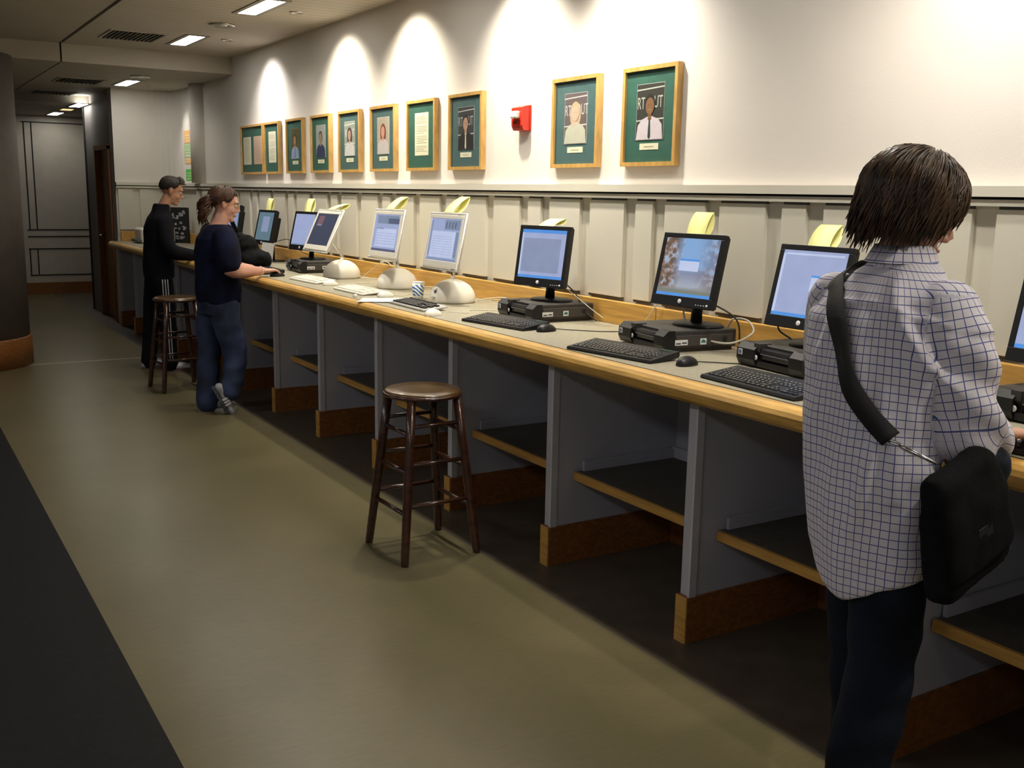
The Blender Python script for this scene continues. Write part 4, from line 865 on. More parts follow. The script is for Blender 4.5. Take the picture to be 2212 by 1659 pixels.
def hand(mb, H, side, curl=.35, spread=.05):
    """H: frame at the wrist, x along the hand, z = back of the hand; side=+1 thumb towards +y"""
    for q in range(5):
        t = q/4; c = H @ V3(.010+.075*t, 0, 0)
        ellipsoid(mb, (.012+.070*t, 0, .0), (.022, .030+.009*t, .0145-.001*t), H, 16)
    for k in range(4):
        y = side*(.029-.0195*k); L = (.072, .080, .074, .058)[k]; a = side*(spread*(1.3-.9*k)); p = V3(.080-(.004*abs(k-1)), y, .002); P = [p]; pitch = -.10+.05*k
        for j, fr_ in enumerate((.45, .30, .25)):
            pitch -= -curl*.1 if j == 0 else 0
            pt = -curl*(j+.35)*.75
            d_ = V3(math.cos(pt)*math.cos(a), math.cos(pt)*math.sin(a), math.sin(pt)); p = p+d_*L*fr_; P.append(p)
        mb.tube([H @ q for q in P], [.0092, .0088, .0080, .0068], 10); ellipsoid(mb, H @ P[-1], (.0068,)*3, n=8); ellipsoid(mb, H @ P[0], (.0092,)*3, n=8)
    P = [V3(.018, side*.024, -.004), V3(.048, side*.052, -.012), V3(.072, side*.062, -.018), V3(.092, side*.064, -.022)]
    mb.tube([H @ q for q in P], [.0135, .0110, .0095, .0078], 10); ellipsoid(mb, H @ P[-1], (.0078,)*3, n=8)
def hair(parent, c, F, rad, m_, n, end, seed, name='hair', cap=True, face=.9, swirl=.25, th=.0042, drop=None, puff=.03):
    """locks of hair combed down from the crown; end(phi) -> polar angle where the lock ends; drop(phi) -> hanging length below it"""
    rr = random.Random(seed); mb = MB(); rx, ry, rz = rad
    if cap:
        bm = bmesh.new(); bmesh.ops.create_uvsphere(bm, u_segments=48, v_segments=32, radius=1); dele = []
        for v in bm.verts:
            ph = math.atan2(v.co.y, v.co.x); thv = math.acos(max(-1, min(1, v.co.z)))
            if thv > end(ph)+.02: dele.append(v)
            k = .965+.03*noise.noise(Vector((ph*3, thv*2, seed)))
            v.co = Vector((v.co.x*rx*k, v.co.y*ry*k, v.co.z*rz*k))
        bmesh.ops.delete(bm, geom=dele, context='VERTS'); mb.bm(bm, F, True)
    for i in range(n):
        ph = rr.uniform(-PI, PI); e = end(ph)*rr.uniform(.80, 1.05); t0 = e*rr.uniform(.02, .75)**.8; sw = swirl*rr.uniform(-1, 1); pf = 1+rr.uniform(-.01, puff); P = []
        K = 7
        for k in range(K+1):
            t = k/K; tt = t0+(e-t0)*t; a = ph+sw*t*t*.6; q = pf*(1+.012*math.sin(9*tt+i))
            P.append(V3(rx*math.sin(tt)*math.cos(a)*q, ry*math.sin(tt)*math.sin(a)*q, rz*math.cos(tt)*q))
        if drop:
            dl = drop(ph)*rr.uniform(.4, 1.3)
            if dl > .004:
                dirv = (P[-1]-P[-2]).normalized()
                for k in range(1, 5):
                    dv = (dirv*(1-k/4)+V3(rr.uniform(-.15, .15)-.1*math.cos(ph), rr.uniform(-.15, .15)-.1*math.sin(ph), -1)*(k/4+.2)).normalized(); P.append(P[-1]+dv*dl/4)
        m2 = len(P)-1; w0 = th*rr.uniform(.6, 1.25)
        mb.tube([F @ p for p in P], [w0*(.5+1.0*(k/m2)*(1-k/m2)*2) if k < m2 else .0006 for k in range(m2+1)], 5, flat=.55)
    return mb.build(name, m_, parent)
skin1 = mat('skin_fair', (.56, .30, .20), .5, var=.06, scale=12); skin2 = mat('skin_warm', (.50, .26, .16), .5, var=.06, scale=12); skin3 = mat('skin_pink', (.62, .33, .25), .5, var=.05, scale=12)
hairm = mat('hair_brown', (.085, .045, .020), .38, var=.45, scale=40, stretch=(1, 1, .25)); hairr = mat('hair_auburn', (.085, .032, .015), .4, var=.4, scale=40); hairb = mat('hair_dark', (.028, .018, .011), .45, var=.4, scale=60)
jean_m = mat('denim_dark', (.010, .014, .024), .9, spec=.2, var=.35, scale=5, bump=.25, bscale=300); jean2_m = mat('denim_blue', (.026, .040, .10), .8, var=.38, scale=6, bump=.25, bscale=300)
def shoe(parent, ank, fwd, m_, sole_m, L=.27, pitch=0.0, stripe=None):
    F = frame(Vector(ank), fwd) @ Matrix.Rotation(pitch, 4, 'Y')
    mb = MB(); ellipsoid(mb, (.0, 0, -.02), (.052, .040, .055), F); ellipsoid(mb, (.07, 0, -.045), (.105, .043, .034), F); ellipsoid(mb, (.145, 0, -.052), (.052, .046, .026), F); ellipsoid(mb, (-.03, 0, -.045), (.040, .036, .034), F)
    fuse(mb, 'shoe', m_, parent, .006, 4)
    mb = MB(); pts = []
    for k in range(28):
        a = 2*PI*k/28; x = .068+.135*math.cos(a); y = (.046 if math.cos(a) > -.2 else .039)*math.sin(a); pts.append((x, y))
    mb.prism(pts, -.092, -.074, 'z', M=F); s_ = mb.build('shoe_sole', sole_m, parent)
    if stripe:
        mb = MB()
        for q in range(3): mb.box(.045+q*.022, .054+q*.022, -.047, .047, -.07, -.028, M=F @ Matrix.Translation((0, 0, 0)))
        mb.build('shoe_stripe', stripe, parent)
# ------------------------------------------------------------------ man in the checked shirt
man = empty('person', (1.95, 1.52, 0), label='person in a blue checked white shirt with shaggy brown hair, typing with their back turned', cat='person')
def rel(o):   # keep world coordinates while parenting to a moved root
    o.matrix_parent_inverse = Matrix.Translation(-o.parent.location); return o
HC = V3(2.065, 1.562, 1.578); HF = frame(HC, (.80, -.46, -.42))
mb = MB(); head(mb, HF)
limb(mb, [(2.015, 1.555, 1.40), (2.035, 1.558, 1.47), (2.05, 1.56, 1.53)], [.062, .055, .056])
rings(mb, [(1.955, 1.51, .84, .08, .12), (1.955, 1.515, .95, .085, .13), (1.965, 1.54, 1.10, .095, .14), (1.985, 1.555, 1.25, .095, .15), (2.0, 1.555, 1.35, .07, .13), (2.015, 1.555, 1.41, .05, .07)])
AR = [(2.015, 1.400, 1.345), (2.035, 1.348, 1.115), (2.325, 1.455, 1.040)]; AL = [(2.015, 1.710, 1.345), (2.10, 1.80, 1.14), (2.31, 1.67, 1.035)]
for A in (AR, AL): limb(mb, A, [.038, .032, .027]); limb(mb, [A[1], A[2]], [.032, .026])
hand(mb, frame(AR[2], (.96, .02, -.10)), 1, .55); hand(mb, frame(AL[2], (.97, -.15, -.12)), -1, .5)
LR = [(1.95, 1.445, .88), (1.94, 1.450, .50), (1.855, 1.455, .085)]; LL = [(1.96, 1.585, .88), (2.05, 1.60, .50), (2.08, 1.60, .085)]
for A in (LR, LL): limb(mb, A, [.058, .050, .034])
rel(fuse(mb, 'body', skin1, man, .005, 3)); man_parts = []
face_parts(man, HF, hairm)
def endm(ph): a = abs(ph); return 1.30+.60*min(1, max(0, (a-.55)/.7)) if a < 1.3 else 1.9+.26*(a-1.3)
hair(man, HC, HF @ Matrix.Translation((-.018, 0, .028)), (.113, .098, .104), hairm, 2300, endm, 5, drop=lambda ph: (.0 if abs(ph) < .4 else .066+.02*abs(math.sin(ph*1.7+.4))-.058*math.exp(-((abs(ph)-PI)/.42)**2)-.05*math.exp(-((abs(ph)-.9)/.45)**2)), swirl=.5, puff=.13, th=.0036)
# checked cloth
def plaid():
    m = bpy.data.materials.new('checked_cloth'); m.use_nodes = True; nt = m.node_tree; b = nt.nodes['Principled BSDF']; b.inputs['Roughness'].default_value = .8
    at = N(nt, 'ShaderNodeAttribute', attribute_name='cloth_uv'); sx = N(nt, 'ShaderNodeSeparateXYZ'); nt.links.new(at.outputs['Vector'], sx.inputs[0])
    def lines(sock, per, wd, offs=0.0):
        a = N(nt, 'ShaderNodeMath', operation='MULTIPLY_ADD'); a.inputs[1].default_value = 1/per; a.inputs[2].default_value = offs+100; nt.links.new(sock, a.inputs[0])
        f = N(nt, 'ShaderNodeMath', operation='FRACT'); nt.links.new(a.outputs[0], f.inputs[0]); l = N(nt, 'ShaderNodeMath', operation='LESS_THAN'); l.inputs[1].default_value = wd; nt.links.new(f.outputs[0], l.inputs[0]); return l.outputs[0]
    def mx(a, b_): n_ = N(nt, 'ShaderNodeMath', operation='MAXIMUM'); nt.links.new(a, n_.inputs[0]); nt.links.new(b_, n_.inputs[1]); return n_.outputs[0]
    main = mx(lines(sx.outputs['X'], .0190, .105), lines(sx.outputs['Y'], .0190, .115)); fine = mx(lines(sx.outputs['X'], .00475, .14), lines(sx.outputs['Y'], .00475, .12))
    c1 = N(nt, 'ShaderNodeMix', data_type='RGBA'); c1.inputs[6].default_value = (.80, .76, .80, 1); c1.inputs[7].default_value = (.66, .62, .70, 1); nt.links.new(fine, c1.inputs[0])
    c2 = N(nt, 'ShaderNodeMix', data_type='RGBA'); nt.links.new(c1.outputs[2], c2.inputs[6]); c2.inputs[7].default_value = (.10, .12, .33, 1); nt.links.new(main, c2.inputs[0]); nt.links.new(c2.outputs[2], b.inputs['Base Color'])
    return m
shirt_m = plaid()
def seg_dist(p, a, b):
    ab = b-a; t = max(0, min(1, (p-a).dot(ab)/ab.length_squared)); return (p-a-ab*t).length, t
RG = [((1.67, 1.365), (1.52, 1.375), .004, .007), ((1.52, 1.375), (1.36, 1.335), .004, .007), ((1.494, 1.42), (1.378, 1.243), .011, .014), ((1.378, 1.243), (1.325, 1.20), .010, .014), ((1.437, 1.114), (1.474, .862), .012, .016), ((1.414, 1.072), (1.40, .95), .009, .018),
      ((1.333, 1.397), (1.293, 1.237), .010, .014), ((1.552, 1.386), (1.50, 1.15), .006, .018), ((1.487, 1.12), (1.43, 1.02), -.008, .022), ((1.612, 1.316), (1.622, .98), .005, .03), ((1.53, 1.05), (1.55, .78), .006, .02), ((1.37, 1.05), (1.35, .90), .008, .02), ((1.43, 1.36), (1.35, 1.24), -.008, .018), ((1.60, 1.37), (1.66, 1.20), .006, .018)]
def shirt_disp(p, n):
    d = .011*noise.noise(Vector((p.x*5, p.y*12, p.z*3.2)))+.005*noise.noise(Vector((p.x*14, p.y*24, p.z*6)))
    if n.x < .3:
        for (a, b, amp, wd) in RG:
            q = Vector((p.y, p.z, 0)); D, t = seg_dist(q, Vector((*a, 0)), Vector((*b, 0))); d += 1.5*amp*math.exp(-(D/wd)**2)*(.4+.6*math.sin(PI*min(1, t*.9+.05)))
    # sleeve gathers
    if p.y < 1.40 and p.z < 1.32: d += .007*math.sin(p.z*60+p.x*35)*math.exp(-((p.x-2.06)/.13)**2)
    return d
def shirt_uv(me):
    at = me.attributes.new('cloth_uv', 'FLOAT_VECTOR', 'POINT'); data = np.zeros((len(me.vertices), 3), np.float32)
    a0, a1, a2 = map(Vector, AR); b0, b1, b2 = map(Vector, AL)
    for v in me.vertices:
        p = v.co
        best = None
        for (P0, P1, P2, sg) in ((a0, a1, a2, -1), (b0, b1, b2, 1)):
            d1, t1 = seg_dist(p, P0, P1); d2, t2 = seg_dist(p, P1, P2); D = min(d1, d2)
            inner = (sg*(p.y-1.555) > .155+.05*max(0, (1.3-p.z))) or p.x > 2.12
            if D < .098 and inner and p.z < 1.40:
                A1 = (P1-P0).normalized(); A2 = (P2-P1).normalized(); q_ = (p-P1).dot((A1+A2).normalized())/.16+.5; q_ = max(0, min(1, q_)); w2 = q_*q_*(3-2*q_); w1 = 1-w2
                L = w1*(p-P0).dot(A1)+w2*((P1-P0).length+(p-P1).dot(A2)); an = []
                for o, ax in ((P0, A1), (P1, A2)):
                    r_ = p-o; r_ = r_-ax*r_.dot(ax); u0 = Vector((0, sg, 0)); u0 = (u0-ax*u0.dot(ax)).normalized(); an.append(math.atan2(r_.dot(ax.cross(u0)), r_.dot(u0)))
                if abs(an[0]-an[1]) > PI: an[1] += 2*PI if an[1] < an[0] else -2*PI
                best = ((w1*an[0]+w2*an[1])*.066, L+.006*noise.noise(p*9), 0)
        if best is None:
            cx, cy = 1.965+max(0, p.z-1.0)*.08, 1.53+max(0, p.z-.9)*.05
            a = math.atan2(p.y-cy, -(p.x-cx)); s_ = max(.6, 1)
            u = a*.165 if abs(p.x-cx) < .2 else a*.165
            best = (u+.004*noise.noise(p*7), p.z+.05*(p.x-cx) + (.35*(1.36-p.z)*0)+.007*noise.noise(p*6), 0)
        data[v.index] = best
    at.data.foreach_set('vector', data.ravel())
def shirt_hem(p, n):
    d = n*shirt_disp(p, n)
    if p.z < .80:
        side = abs(math.sin(math.atan2(p.y-1.505, p.x-1.95))); k = min(1, (.80-p.z)/.12); d = d+Vector((0, 0, .075*k*side**2.2))
    return d
mb = MB()
rings(mb, [(1.945, 1.500, .690, .108, .132), (1.945, 1.503, .715, .116, .146), (1.945, 1.51, .80, .122, .158), (1.95, 1.530, .95, .126, .168), (1.963, 1.548, 1.10, .128, .178), (1.980, 1.556, 1.25, .124, .192), (1.99, 1.560, 1.33, .116, .198), (2.003, 1.555, 1.39, .098, .168), (2.02, 1.555, 1.435, .076, .115), (2.032, 1.555, 1.462, .066, .078)])
limb(mb, [(2.01, 1.41, 1.368), (2.022, 1.375, 1.26), (2.035, 1.350, 1.11), (2.15, 1.390, 1.064), (2.29, 1.445, 1.042)], [.068, .074, .076, .070, .045])
limb(mb, [(2.005, 1.712, 1.362), (2.04, 1.752, 1.26), (2.10, 1.785, 1.13), (2.19, 1.74, 1.075), (2.28, 1.685, 1.045)], [.068, .070, .066, .058, .042])
shirt = fuse(mb, 'shirt', shirt_m, man, .0065, 5, shirt_hem, shirt_uv)
mb = MB(); N_ = 40; vs = []; fs = []
for th_ in (0, .0035):
    for (z, k) in ((0, 1.12), (.022, 1.06), (.050, .98), (.052, .99), (.012, 1.24)):
        for j in range(N_):
            a = 2*PI*j/N_; zz = z-.030*max(0, math.cos(a)); vs.append((2.032+.066*k*math.cos(a)+.010*(z/.05)+th_*math.cos(a), 1.557+.066*k*math.sin(a)+th_*math.sin(a), 1.448+zz))
for l in range(2):
    for i in range(4):
        for j in range(N_): o_ = l*5*N_; fs.append([o_+i*N_+j, o_+i*N_+(j+1) % N_, o_+(i+1)*N_+(j+1) % N_, o_+(i+1)*N_+j])
mb.add(vs, fs, True); co_ = mb.build('shirt_collar', shirt_m, man)
at = co_.data.attributes.new('cloth_uv', 'FLOAT_VECTOR', 'POINT')
at.data.foreach_set('vector', np.array([[math.atan2(v.co.y-1.557, v.co.x-2.03)*.07, v.co.z, 0] for v in co_.data.vertices], np.float32).ravel())
for A in (AR, AL):
    a = Vector(A[2]); dd = (Vector(A[2])-Vector(A[1])).normalized(); mb = MB(); mb.tube([a-dd*.075, a-dd*.045, a-dd*.012], [.043, .040, .036], 24); q = mb.build('shirt_cuff', shirt_m, man)
    at = q.data.attributes.new('cloth_uv', 'FLOAT_VECTOR', 'POINT'); at.data.foreach_set('vector', np.array([[(v.co-a).dot(dd), (v.co-a).length*.3, 0] for v in q.data.vertices], np.float32).ravel())
    mb = MB(); ellipsoid(mb, a-dd*.035+Vector((-.01, -.038, -.008)), (.006, .003, .006)); mb.build('cuff_button', mat('button_white', (.7, .7, .66), .3), man)
mb = MB(); rings(mb, [(1.955, 1.51, .80, .092, .130), (1.955, 1.512, .90, .098, .138), (1.96, 1.515, 1.0, .09, .13)])
limb(mb, [(1.95, 1.450, .84), (1.945, 1.450, .66), (1.94, 1.450, .48), (1.89, 1.455, .26), (1.86, 1.455, .07)], [.080, .084, .078, .072, .074]); limb(mb, [(1.965, 1.580, .84), (2.02, 1.60, .66), (2.05, 1.60, .48), (2.07, 1.60, .26), (2.08, 1.60, .07)], [.078, .078, .072, .066, .070])
fuse(mb, 'jeans', jean_m, man, .007, 4, lambda p, n: .008*noise.noise(Vector((p.x*8, p.y*8, p.z*14))))
for a in (LR[2], LL[2]): shoe(man, a, (1, 0, 0), mat('shoe_dark', (.03, .025, .02), .5), black_m)
for c in man.children: rel(c)
# shoulder bag
bag_m = mat('bag_black', (.005, .005, .006), .9, spec=.2, var=.3, scale=30, bump=.2, bscale=200)
bag = empty('shoulder_bag', (1.93, 1.30, .80), label='black messenger bag hanging at the right hip of the man in the checked shirt', cat='bag')
mb = MB(); T = Matrix.Translation((1.955, 1.278, .925)) @ Matrix.Rotation(math.radians(4), 4, 'Z') @ Matrix.Rotation(math.radians(-17), 4, 'Y') @ Matrix.Diagonal((.86, .8, 1.0, 1))
rings(mb, [(.0, 0, -.150, .12, .022), (.0, 0, -.140, .150, .040), (.0, 0, -.05, .150, .052), (-.005, 0, .05, .138, .048), (-.015, 0, .125, .118, .036), (-.02, 0, .142, .105, .020)], 40, T, power=.38)
o = fuse(mb, 'bag_body', bag_m, bag, .008, 2, lambda p, n: .007*noise.noise(p*13)); 
mb = MB(); rings(mb, [(.0, -.006, -.10, .135, .048), (.0, -.004, -.09, .152, .056), (-.004, -.002, .05, .141, .053), (-.015, 0, .130, .121, .040), (-.02, 0, .146, .107, .024)], 40, T, power=.38)
fuse(mb, 'bag_flap', bag_m, bag, .008, 3, lambda p, n: .005*noise.noise(p*17))
# strap laid on the shirt
bvh = BVHTree.FromObject(shirt, bpy.context.evaluated_depsgraph_get())
sv = [v.co.copy() for v in shirt.data.vertices]; bvh = BVHTree.FromPolygons(sv, [list(p.vertices) for p in shirt.data.polygons])
back = [(1.642, 1.40), (1.60, 1.35), (1.553, 1.28), (1.505, 1.19), (1.458, 1.13), (1.412, 1.085)]
P = []
for (y, z) in back:
    h = bvh.ray_cast(Vector((1.4, y, z)), Vector((1, 0, 0)))
    P.append((h[0] if h[0] else Vector((1.9, y, z)))+Vector((-.010, 0, .0)))
top = []
for (x, y, zc) in ((1.945, 1.665, 0), (1.985, 1.668, 0), (2.03, 1.666, 0), (2.075, 1.66, 0)):
    h = bvh.ray_cast(Vector((x, y, 1.8)), Vector((0, 0, -1))); 
    if h[0] and h[0].z > 1.25: top.append(h[0]+Vector((0, 0, .006)))
front = []
for (y, z) in ((1.63, 1.30), (1.56, 1.22), (1.49, 1.17)):
    h = bvh.ray_cast(Vector((2.35, y, z)), Vector((-1, 0, 0)))
    if h[0]: front.append(h[0]+Vector((.005, 0, 0)))
clipP = P[-1].copy()
path = smooth_path(P[::-1]+top+front+[Vector((2.083, 1.44, 1.12)), Vector((2.045, 1.378, 1.09)), Vector((1.99, 1.355, 1.07))], 5)
vs = []; fs = []; wd = .0235; cen = Vector((1.98, 1.555, 1.2))
for _ in range(3): path = [path[0]]+[(path[i-1]+path[i]*2+path[i+1])/4 for i in range(1, len(path)-1)]+[path[-1]]
NR = []
for p in path:
    nr = bvh.find_nearest(p)[1]; NR.append(-nr if (p-cen).dot(nr) < 0 else nr)
for _ in range(6): NR = [NR[0]]+[(NR[i-1]+NR[i]*2+NR[i+1]).normalized() for i in range(1, len(NR)-1)]+[NR[-1]]
for i, p in enumerate(path):
    t = (path[min(i+1, len(path)-1)]-path[max(i-1, 0)]).normalized(); nr = NR[i]; nr = (nr-t*nr.dot(t)).normalized()
    s_ = t.cross(nr).normalized(); q = p+nr*.007
    vs += [q-s_*wd, q+s_*wd, q+s_*wd+nr*.003, q-s_*wd+nr*.003]
for i in range(len(path)-1):
    for k in range(4): fs.append([4*i+k, 4*i+(k+1) % 4, 4*i+4+(k+1) % 4, 4*i+4+k])
fs += [[0, 1, 2, 3], [4*len(path)-4+k for k in (3, 2, 1, 0)]]
mb = MB(); mb.add(vs, fs, True); mb.build('bag_strap', mat('strap_web', (.010, .010, .011), .7, bump=.3, bscale=400), bag)
e = clipP; bt = Vector((1.868, 1.300, 1.058))
dv = (bt-e).normalized()
mb = MB(); rg = []
for k in range(16): a = 2*PI*k/16; rg.append(e+dv*.012+Vector((0, .018*math.cos(a), 0))+dv*.014*math.sin(a)+Vector((-.006, 0, 0)))
mb.tube(rg, .0028, 8, closed=True); mb.build('strap_ring', steel_m, bag)
mb = MB(); mb.tube([e+dv*.026+Vector((-.006, 0, 0)), e+dv*.045+Vector((-.006, 0, 0)), bt+Vector((-.004, 0, 0))], [.004, .0065, .003], 10); mb.build('snap_hook', steel_m, bag)
mb = MB(); mb.box(-.03, .03, -.058, -.055, -.03, .0, bev=.001, M=T); mb.build('bag_patch', mat('patch_dark', (.02, .02, .025), .5), bag)
for c in bag.children: rel(c)
mb = MB(); T2 = Matrix.Translation((2.045, 1.305, 1.035)) @ Matrix.Rotation(math.radians(20), 4, 'Y')
ellipsoid(mb, (0, 0, 0), (.085, .030, .045), T2); ellipsoid(mb, (.03, 0, -.03), (.06, .025, .04), T2)
fuse(mb, 'folded_cloth', mat('navy_fleece', (.012, .020, .035), .9, var=.5, scale=30), None, .006, 2, lambda p, n: .014*noise.noise(p*28), label='dark blue crumpled cloth tucked over the top of the messenger bag', cat='cloth')
# ------------------------------------------------------------------ woman in navy
wom = empty('person', (2.06, 7.3, 0), label='person in a navy t-shirt and jeans with tied auburn hair, hand on a mouse', cat='person')
WC = V3(2.125, 7.30, 1.490); WF = frame(WC, (.93, -.22, -.27))
mb = MB(); head(mb, WF)
limb(mb, [(2.06, 7.30, 1.30), (2.09, 7.30, 1.37), (2.11, 7.30, 1.43)], [.068, .058, .056])
rings(mb, [(2.05, 7.31, .80, .12, .155), (2.05, 7.31, .95, .13, .165), (2.06, 7.31, 1.12, .125, .16), (2.06, 7.30, 1.25, .11, .17), (2.07, 7.30, 1.32, .07, .11)])
WR = [(2.07, 7.12, 1.26), (2.08, 7.06, 1.05), (2.345, 7.185, 1.025)]; WL = [(2.07, 7.50, 1.27), (2.12, 7.57, 1.06), (2.37, 7.50, 1.02)]
for A in (WR, WL): limb(mb, A, [.050, .050, .029]); limb(mb, [A[1], A[2]], [.050, .028])
hand(mb, frame(WR[2], (.97, .16, .03)), 1, .50); hand(mb, frame(WL[2], (.97, -.05, -.05)), -1, .4)
GR = [(2.07, 7.22, .84), (2.14, 7.22, .47), (2.10, 7.215, .14)]; GL = [(2.04, 7.40, .84), (2.01, 7.40, .47), (1.985, 7.39, .085)]
for A in (GR, GL): limb(mb, A, [.085, .06, .038])
fuse(mb, 'body', skin3, wom, .006, 3); face_parts(wom, WF, hairr)
hair(wom, WC, WF @ Matrix.Translation((-.020, 0, .030)), (.100, .086, .094), hairr, 1000, lambda ph: 1.05+(.65*min(1, max(0, (abs(ph)-.7)/.5)) if abs(ph) < 1.6 else .65+.55*min(1, (abs(ph)-1.6)/.4)), 8, puff=.06, swirl=.2)
mb = MB(); rr = random.Random(4)
for k in range(170):
    P = []; o_ = V3(rr.uniform(-.02, .02), rr.uniform(-.028, .028), rr.uniform(-.02, .02)); L = rr.uniform(.10, .19); cu = rr.uniform(-.03, .03)
    for j in range(7): t = j/6; P.append(WC+V3(-.105-.028*math.sin(t*PI*.8)-.03*t, 0, .045)+o_*(1-.2*t)+V3(cu*math.sin(t*5), cu*math.cos(t*5), -L*t))
    mb.tube(P, [.003, .005, .005, .005, .004, .003, .0008], 5)
mb.build('ponytail', hairr, wom)
mb = MB(); mb.tube([WC+V3(-.095, .028*math.cos(a), .05+.026*math.sin(a)) for a in [2*PI*k/16 for k in range(16)]], .007, 8, closed=True); mb.build('hair_tie', mat('hair_tie', (.35, .22, .05), .4), wom)
mb = MB()
for s in (-1, 1):
    mb.tube([WF @ V3(.100, s*(.032)+.020*math.cos(a), .008+.015*math.sin(a)) for a in [2*PI*k/20 for k in range(20)]], .0014, 6, closed=True); mb.tube([WF @ V3(.098, s*.052, .012), WF @ V3(.04, s*.080, .014), WF @ V3(-.015, s*.086, .010)], .0013, 6)
mb.tube([WF @ V3(.101, -.012, .010), WF @ V3(.104, 0, .013), WF @ V3(.101, .012, .010)], .0013, 6); mb.build('glasses', mat('gold_wire', (.75, .55, .20), .25, .9), wom)
navy_m = mat('navy_cotton', (.006, .008, .030), .9, spec=.2, var=.35, scale=8)
mb = MB(); rings(mb, [(2.065, 7.31, .80, .150, .180), (2.065, 7.31, .90, .160, .190), (2.07, 7.31, 1.02, .155, .188), (2.07, 7.31, 1.15, .158, .192), (2.07, 7.305, 1.25, .140, .195), (2.075, 7.30, 1.315, .105, .15), (2.085, 7.30, 1.35, .075, .085)])
for A, s in ((WR, -1), (WL, 1)): a, b = Vector(A[0]), Vector(A[1]); limb(mb, [a+V3(0, -s*.03, .01), a.lerp(b, .4), a.lerp(b, .78)], [.082, .086, .084], caps=True)
fuse(mb, 't_shirt', navy_m, wom, .008, 5, lambda p, n: .007*noise.noise(Vector((p.x*9, p.y*9, p.z*6))))
mb = MB(); rings(mb, [(2.055, 7.31, .72, .130, .165), (2.055, 7.31, .80, .142, .175), (2.06, 7.31, .90, .138, .172)])
limb(mb, [(2.07, 7.225, .80), (2.10, 7.22, .62), (2.14, 7.22, .46), (2.13, 7.215, .30), (2.10, 7.21, .17)], [.105, .098, .086, .080, .078]); limb(mb, [(2.045, 7.395, .80), (2.02, 7.40, .62), (2.01, 7.40, .46), (1.995, 7.395, .25), (1.985, 7.39, .06)], [.105, .096, .084, .080, .084])
fuse(mb, 'jeans', jean2_m, wom, .008, 4, lambda p, n: .009*noise.noise(Vector((p.x*8, p.y*8, p.z*13))))
shoe(wom, (1.985, 7.39, .092), (1, -.25, 0), mat('sneaker_grey', (.30, .30, .32), .5), mat('sole_white', (.55, .55, .52), .6))
shoe(wom, (2.075, 7.205, .185), (1, -.12, 0), mat('sneaker_grey', (.30, .30, .32)), mat('sole_dark', (.06, .06, .06), .6, var=.4, scale=60), pitch=math.radians(64), stripe=mat('sneaker_white', (.6, .6, .6), .5))
mb = MB(); a = Vector(WR[2]); dd = (a-Vector(WR[1])).normalized(); F = frame(a-dd*.012, dd)
mb.tube([F @ V3(0, .031*math.cos(q), .031*math.sin(q)) for q in [2*PI*k/18 for k in range(18)]], .003, 6, closed=True); mb.build('bracelet', silver_m, wom)
for c in wom.children: rel(c)
# black bag lying on the counter beside her
mb = MB(); ellipsoid(mb, (2.52, 7.90, 1.06), (.14, .15, .085)); ellipsoid(mb, (2.47, 7.95, 1.15), (.10, .12, .10)); ellipsoid(mb, (2.40, 8.0, 1.10), (.07, .12, .13)); ellipsoid(mb, (2.43, 7.98, 1.22), (.045, .07, .06))
o = fuse(mb, 'black_bag', bag_m, None, .01, 14, lambda p, n: .022*noise.noise(p*8)+.007*noise.noise(p*25), lambda me: [setattr(v.co, 'z', max(v.co.z, .9815)) for v in me.vertices], label='slumped black bag on the counter in front of the woman in navy', cat='bag')
mb = MB(); mb.tube(smooth_path([(2.43, 7.97, 1.24), (2.40, 8.02, 1.34), (2.385, 8.05, 1.42), (2.40, 8.08, 1.35), (2.45, 8.08, 1.20)]), .014, 8, flat=.4); q = mb.build('bag_handle', bag_m, o)
# ------------------------------------------------------------------ boy in black
boy = empty('person', (2.1, 9.25, 0), label='person in a black track suit with striped legs and short spiky hair', cat='person')
BC = V3(2.235, 9.25, 1.572); BF = frame(BC, (.90, -.22, -.38))
mb = MB(); head(mb, BF)
limb(mb, [(2.13, 9.25, 1.37), (2.17, 9.25, 1.45), (2.205, 9.25, 1.51)], [.056, .050, .050])
rings(mb, [(2.09, 9.25, .88, .08, .115), (2.10, 9.25, 1.0, .08, .115), (2.11, 9.25, 1.2, .10, .15), (2.12, 9.25, 1.33, .07, .12), (2.13, 9.25, 1.39, .05, .07)])
BR = [(2.13, 9.10, 1.31), (2.15, 9.04, 1.08), (2.385, 9.06, 1.015)]; BL = [(2.13, 9.40, 1.31), (2.18, 9.46, 1.08), (2.40, 9.42, 1.015)]
for A in (BR, BL): limb(mb, A, [.038, .036, .027])
hand(mb, frame(BR[2], (.98, .05, -.05)), 1, .4); hand(mb, frame(BL[2], (.98, -.05, -.05)), -1, .4)
QR = [(2.10, 9.16, .88), (2.13, 9.15, .47), (2.14, 9.15, .085)]; QL = [(2.08, 9.34, .88), (2.04, 9.35, .47), (2.0, 9.35, .085)]
for A in (QR, QL): limb(mb, A, [.060, .050, .036])
fuse(mb, 'body', skin2, boy, .006, 3); face_parts(boy, BF, hairb)
hair(boy, BC, BF @ Matrix.Translation((-.018, 0, .034)), (.091, .078, .086), hairb, 900, lambda ph: 1.0+(.7*min(1, max(0, (abs(ph)-.7)/.5)) if abs(ph) < 1.6 else .7+.45*min(1, (abs(ph)-1.6)/.4)), 11, puff=.05, swirl=.2)
mb = MB(); rr = random.Random(9)
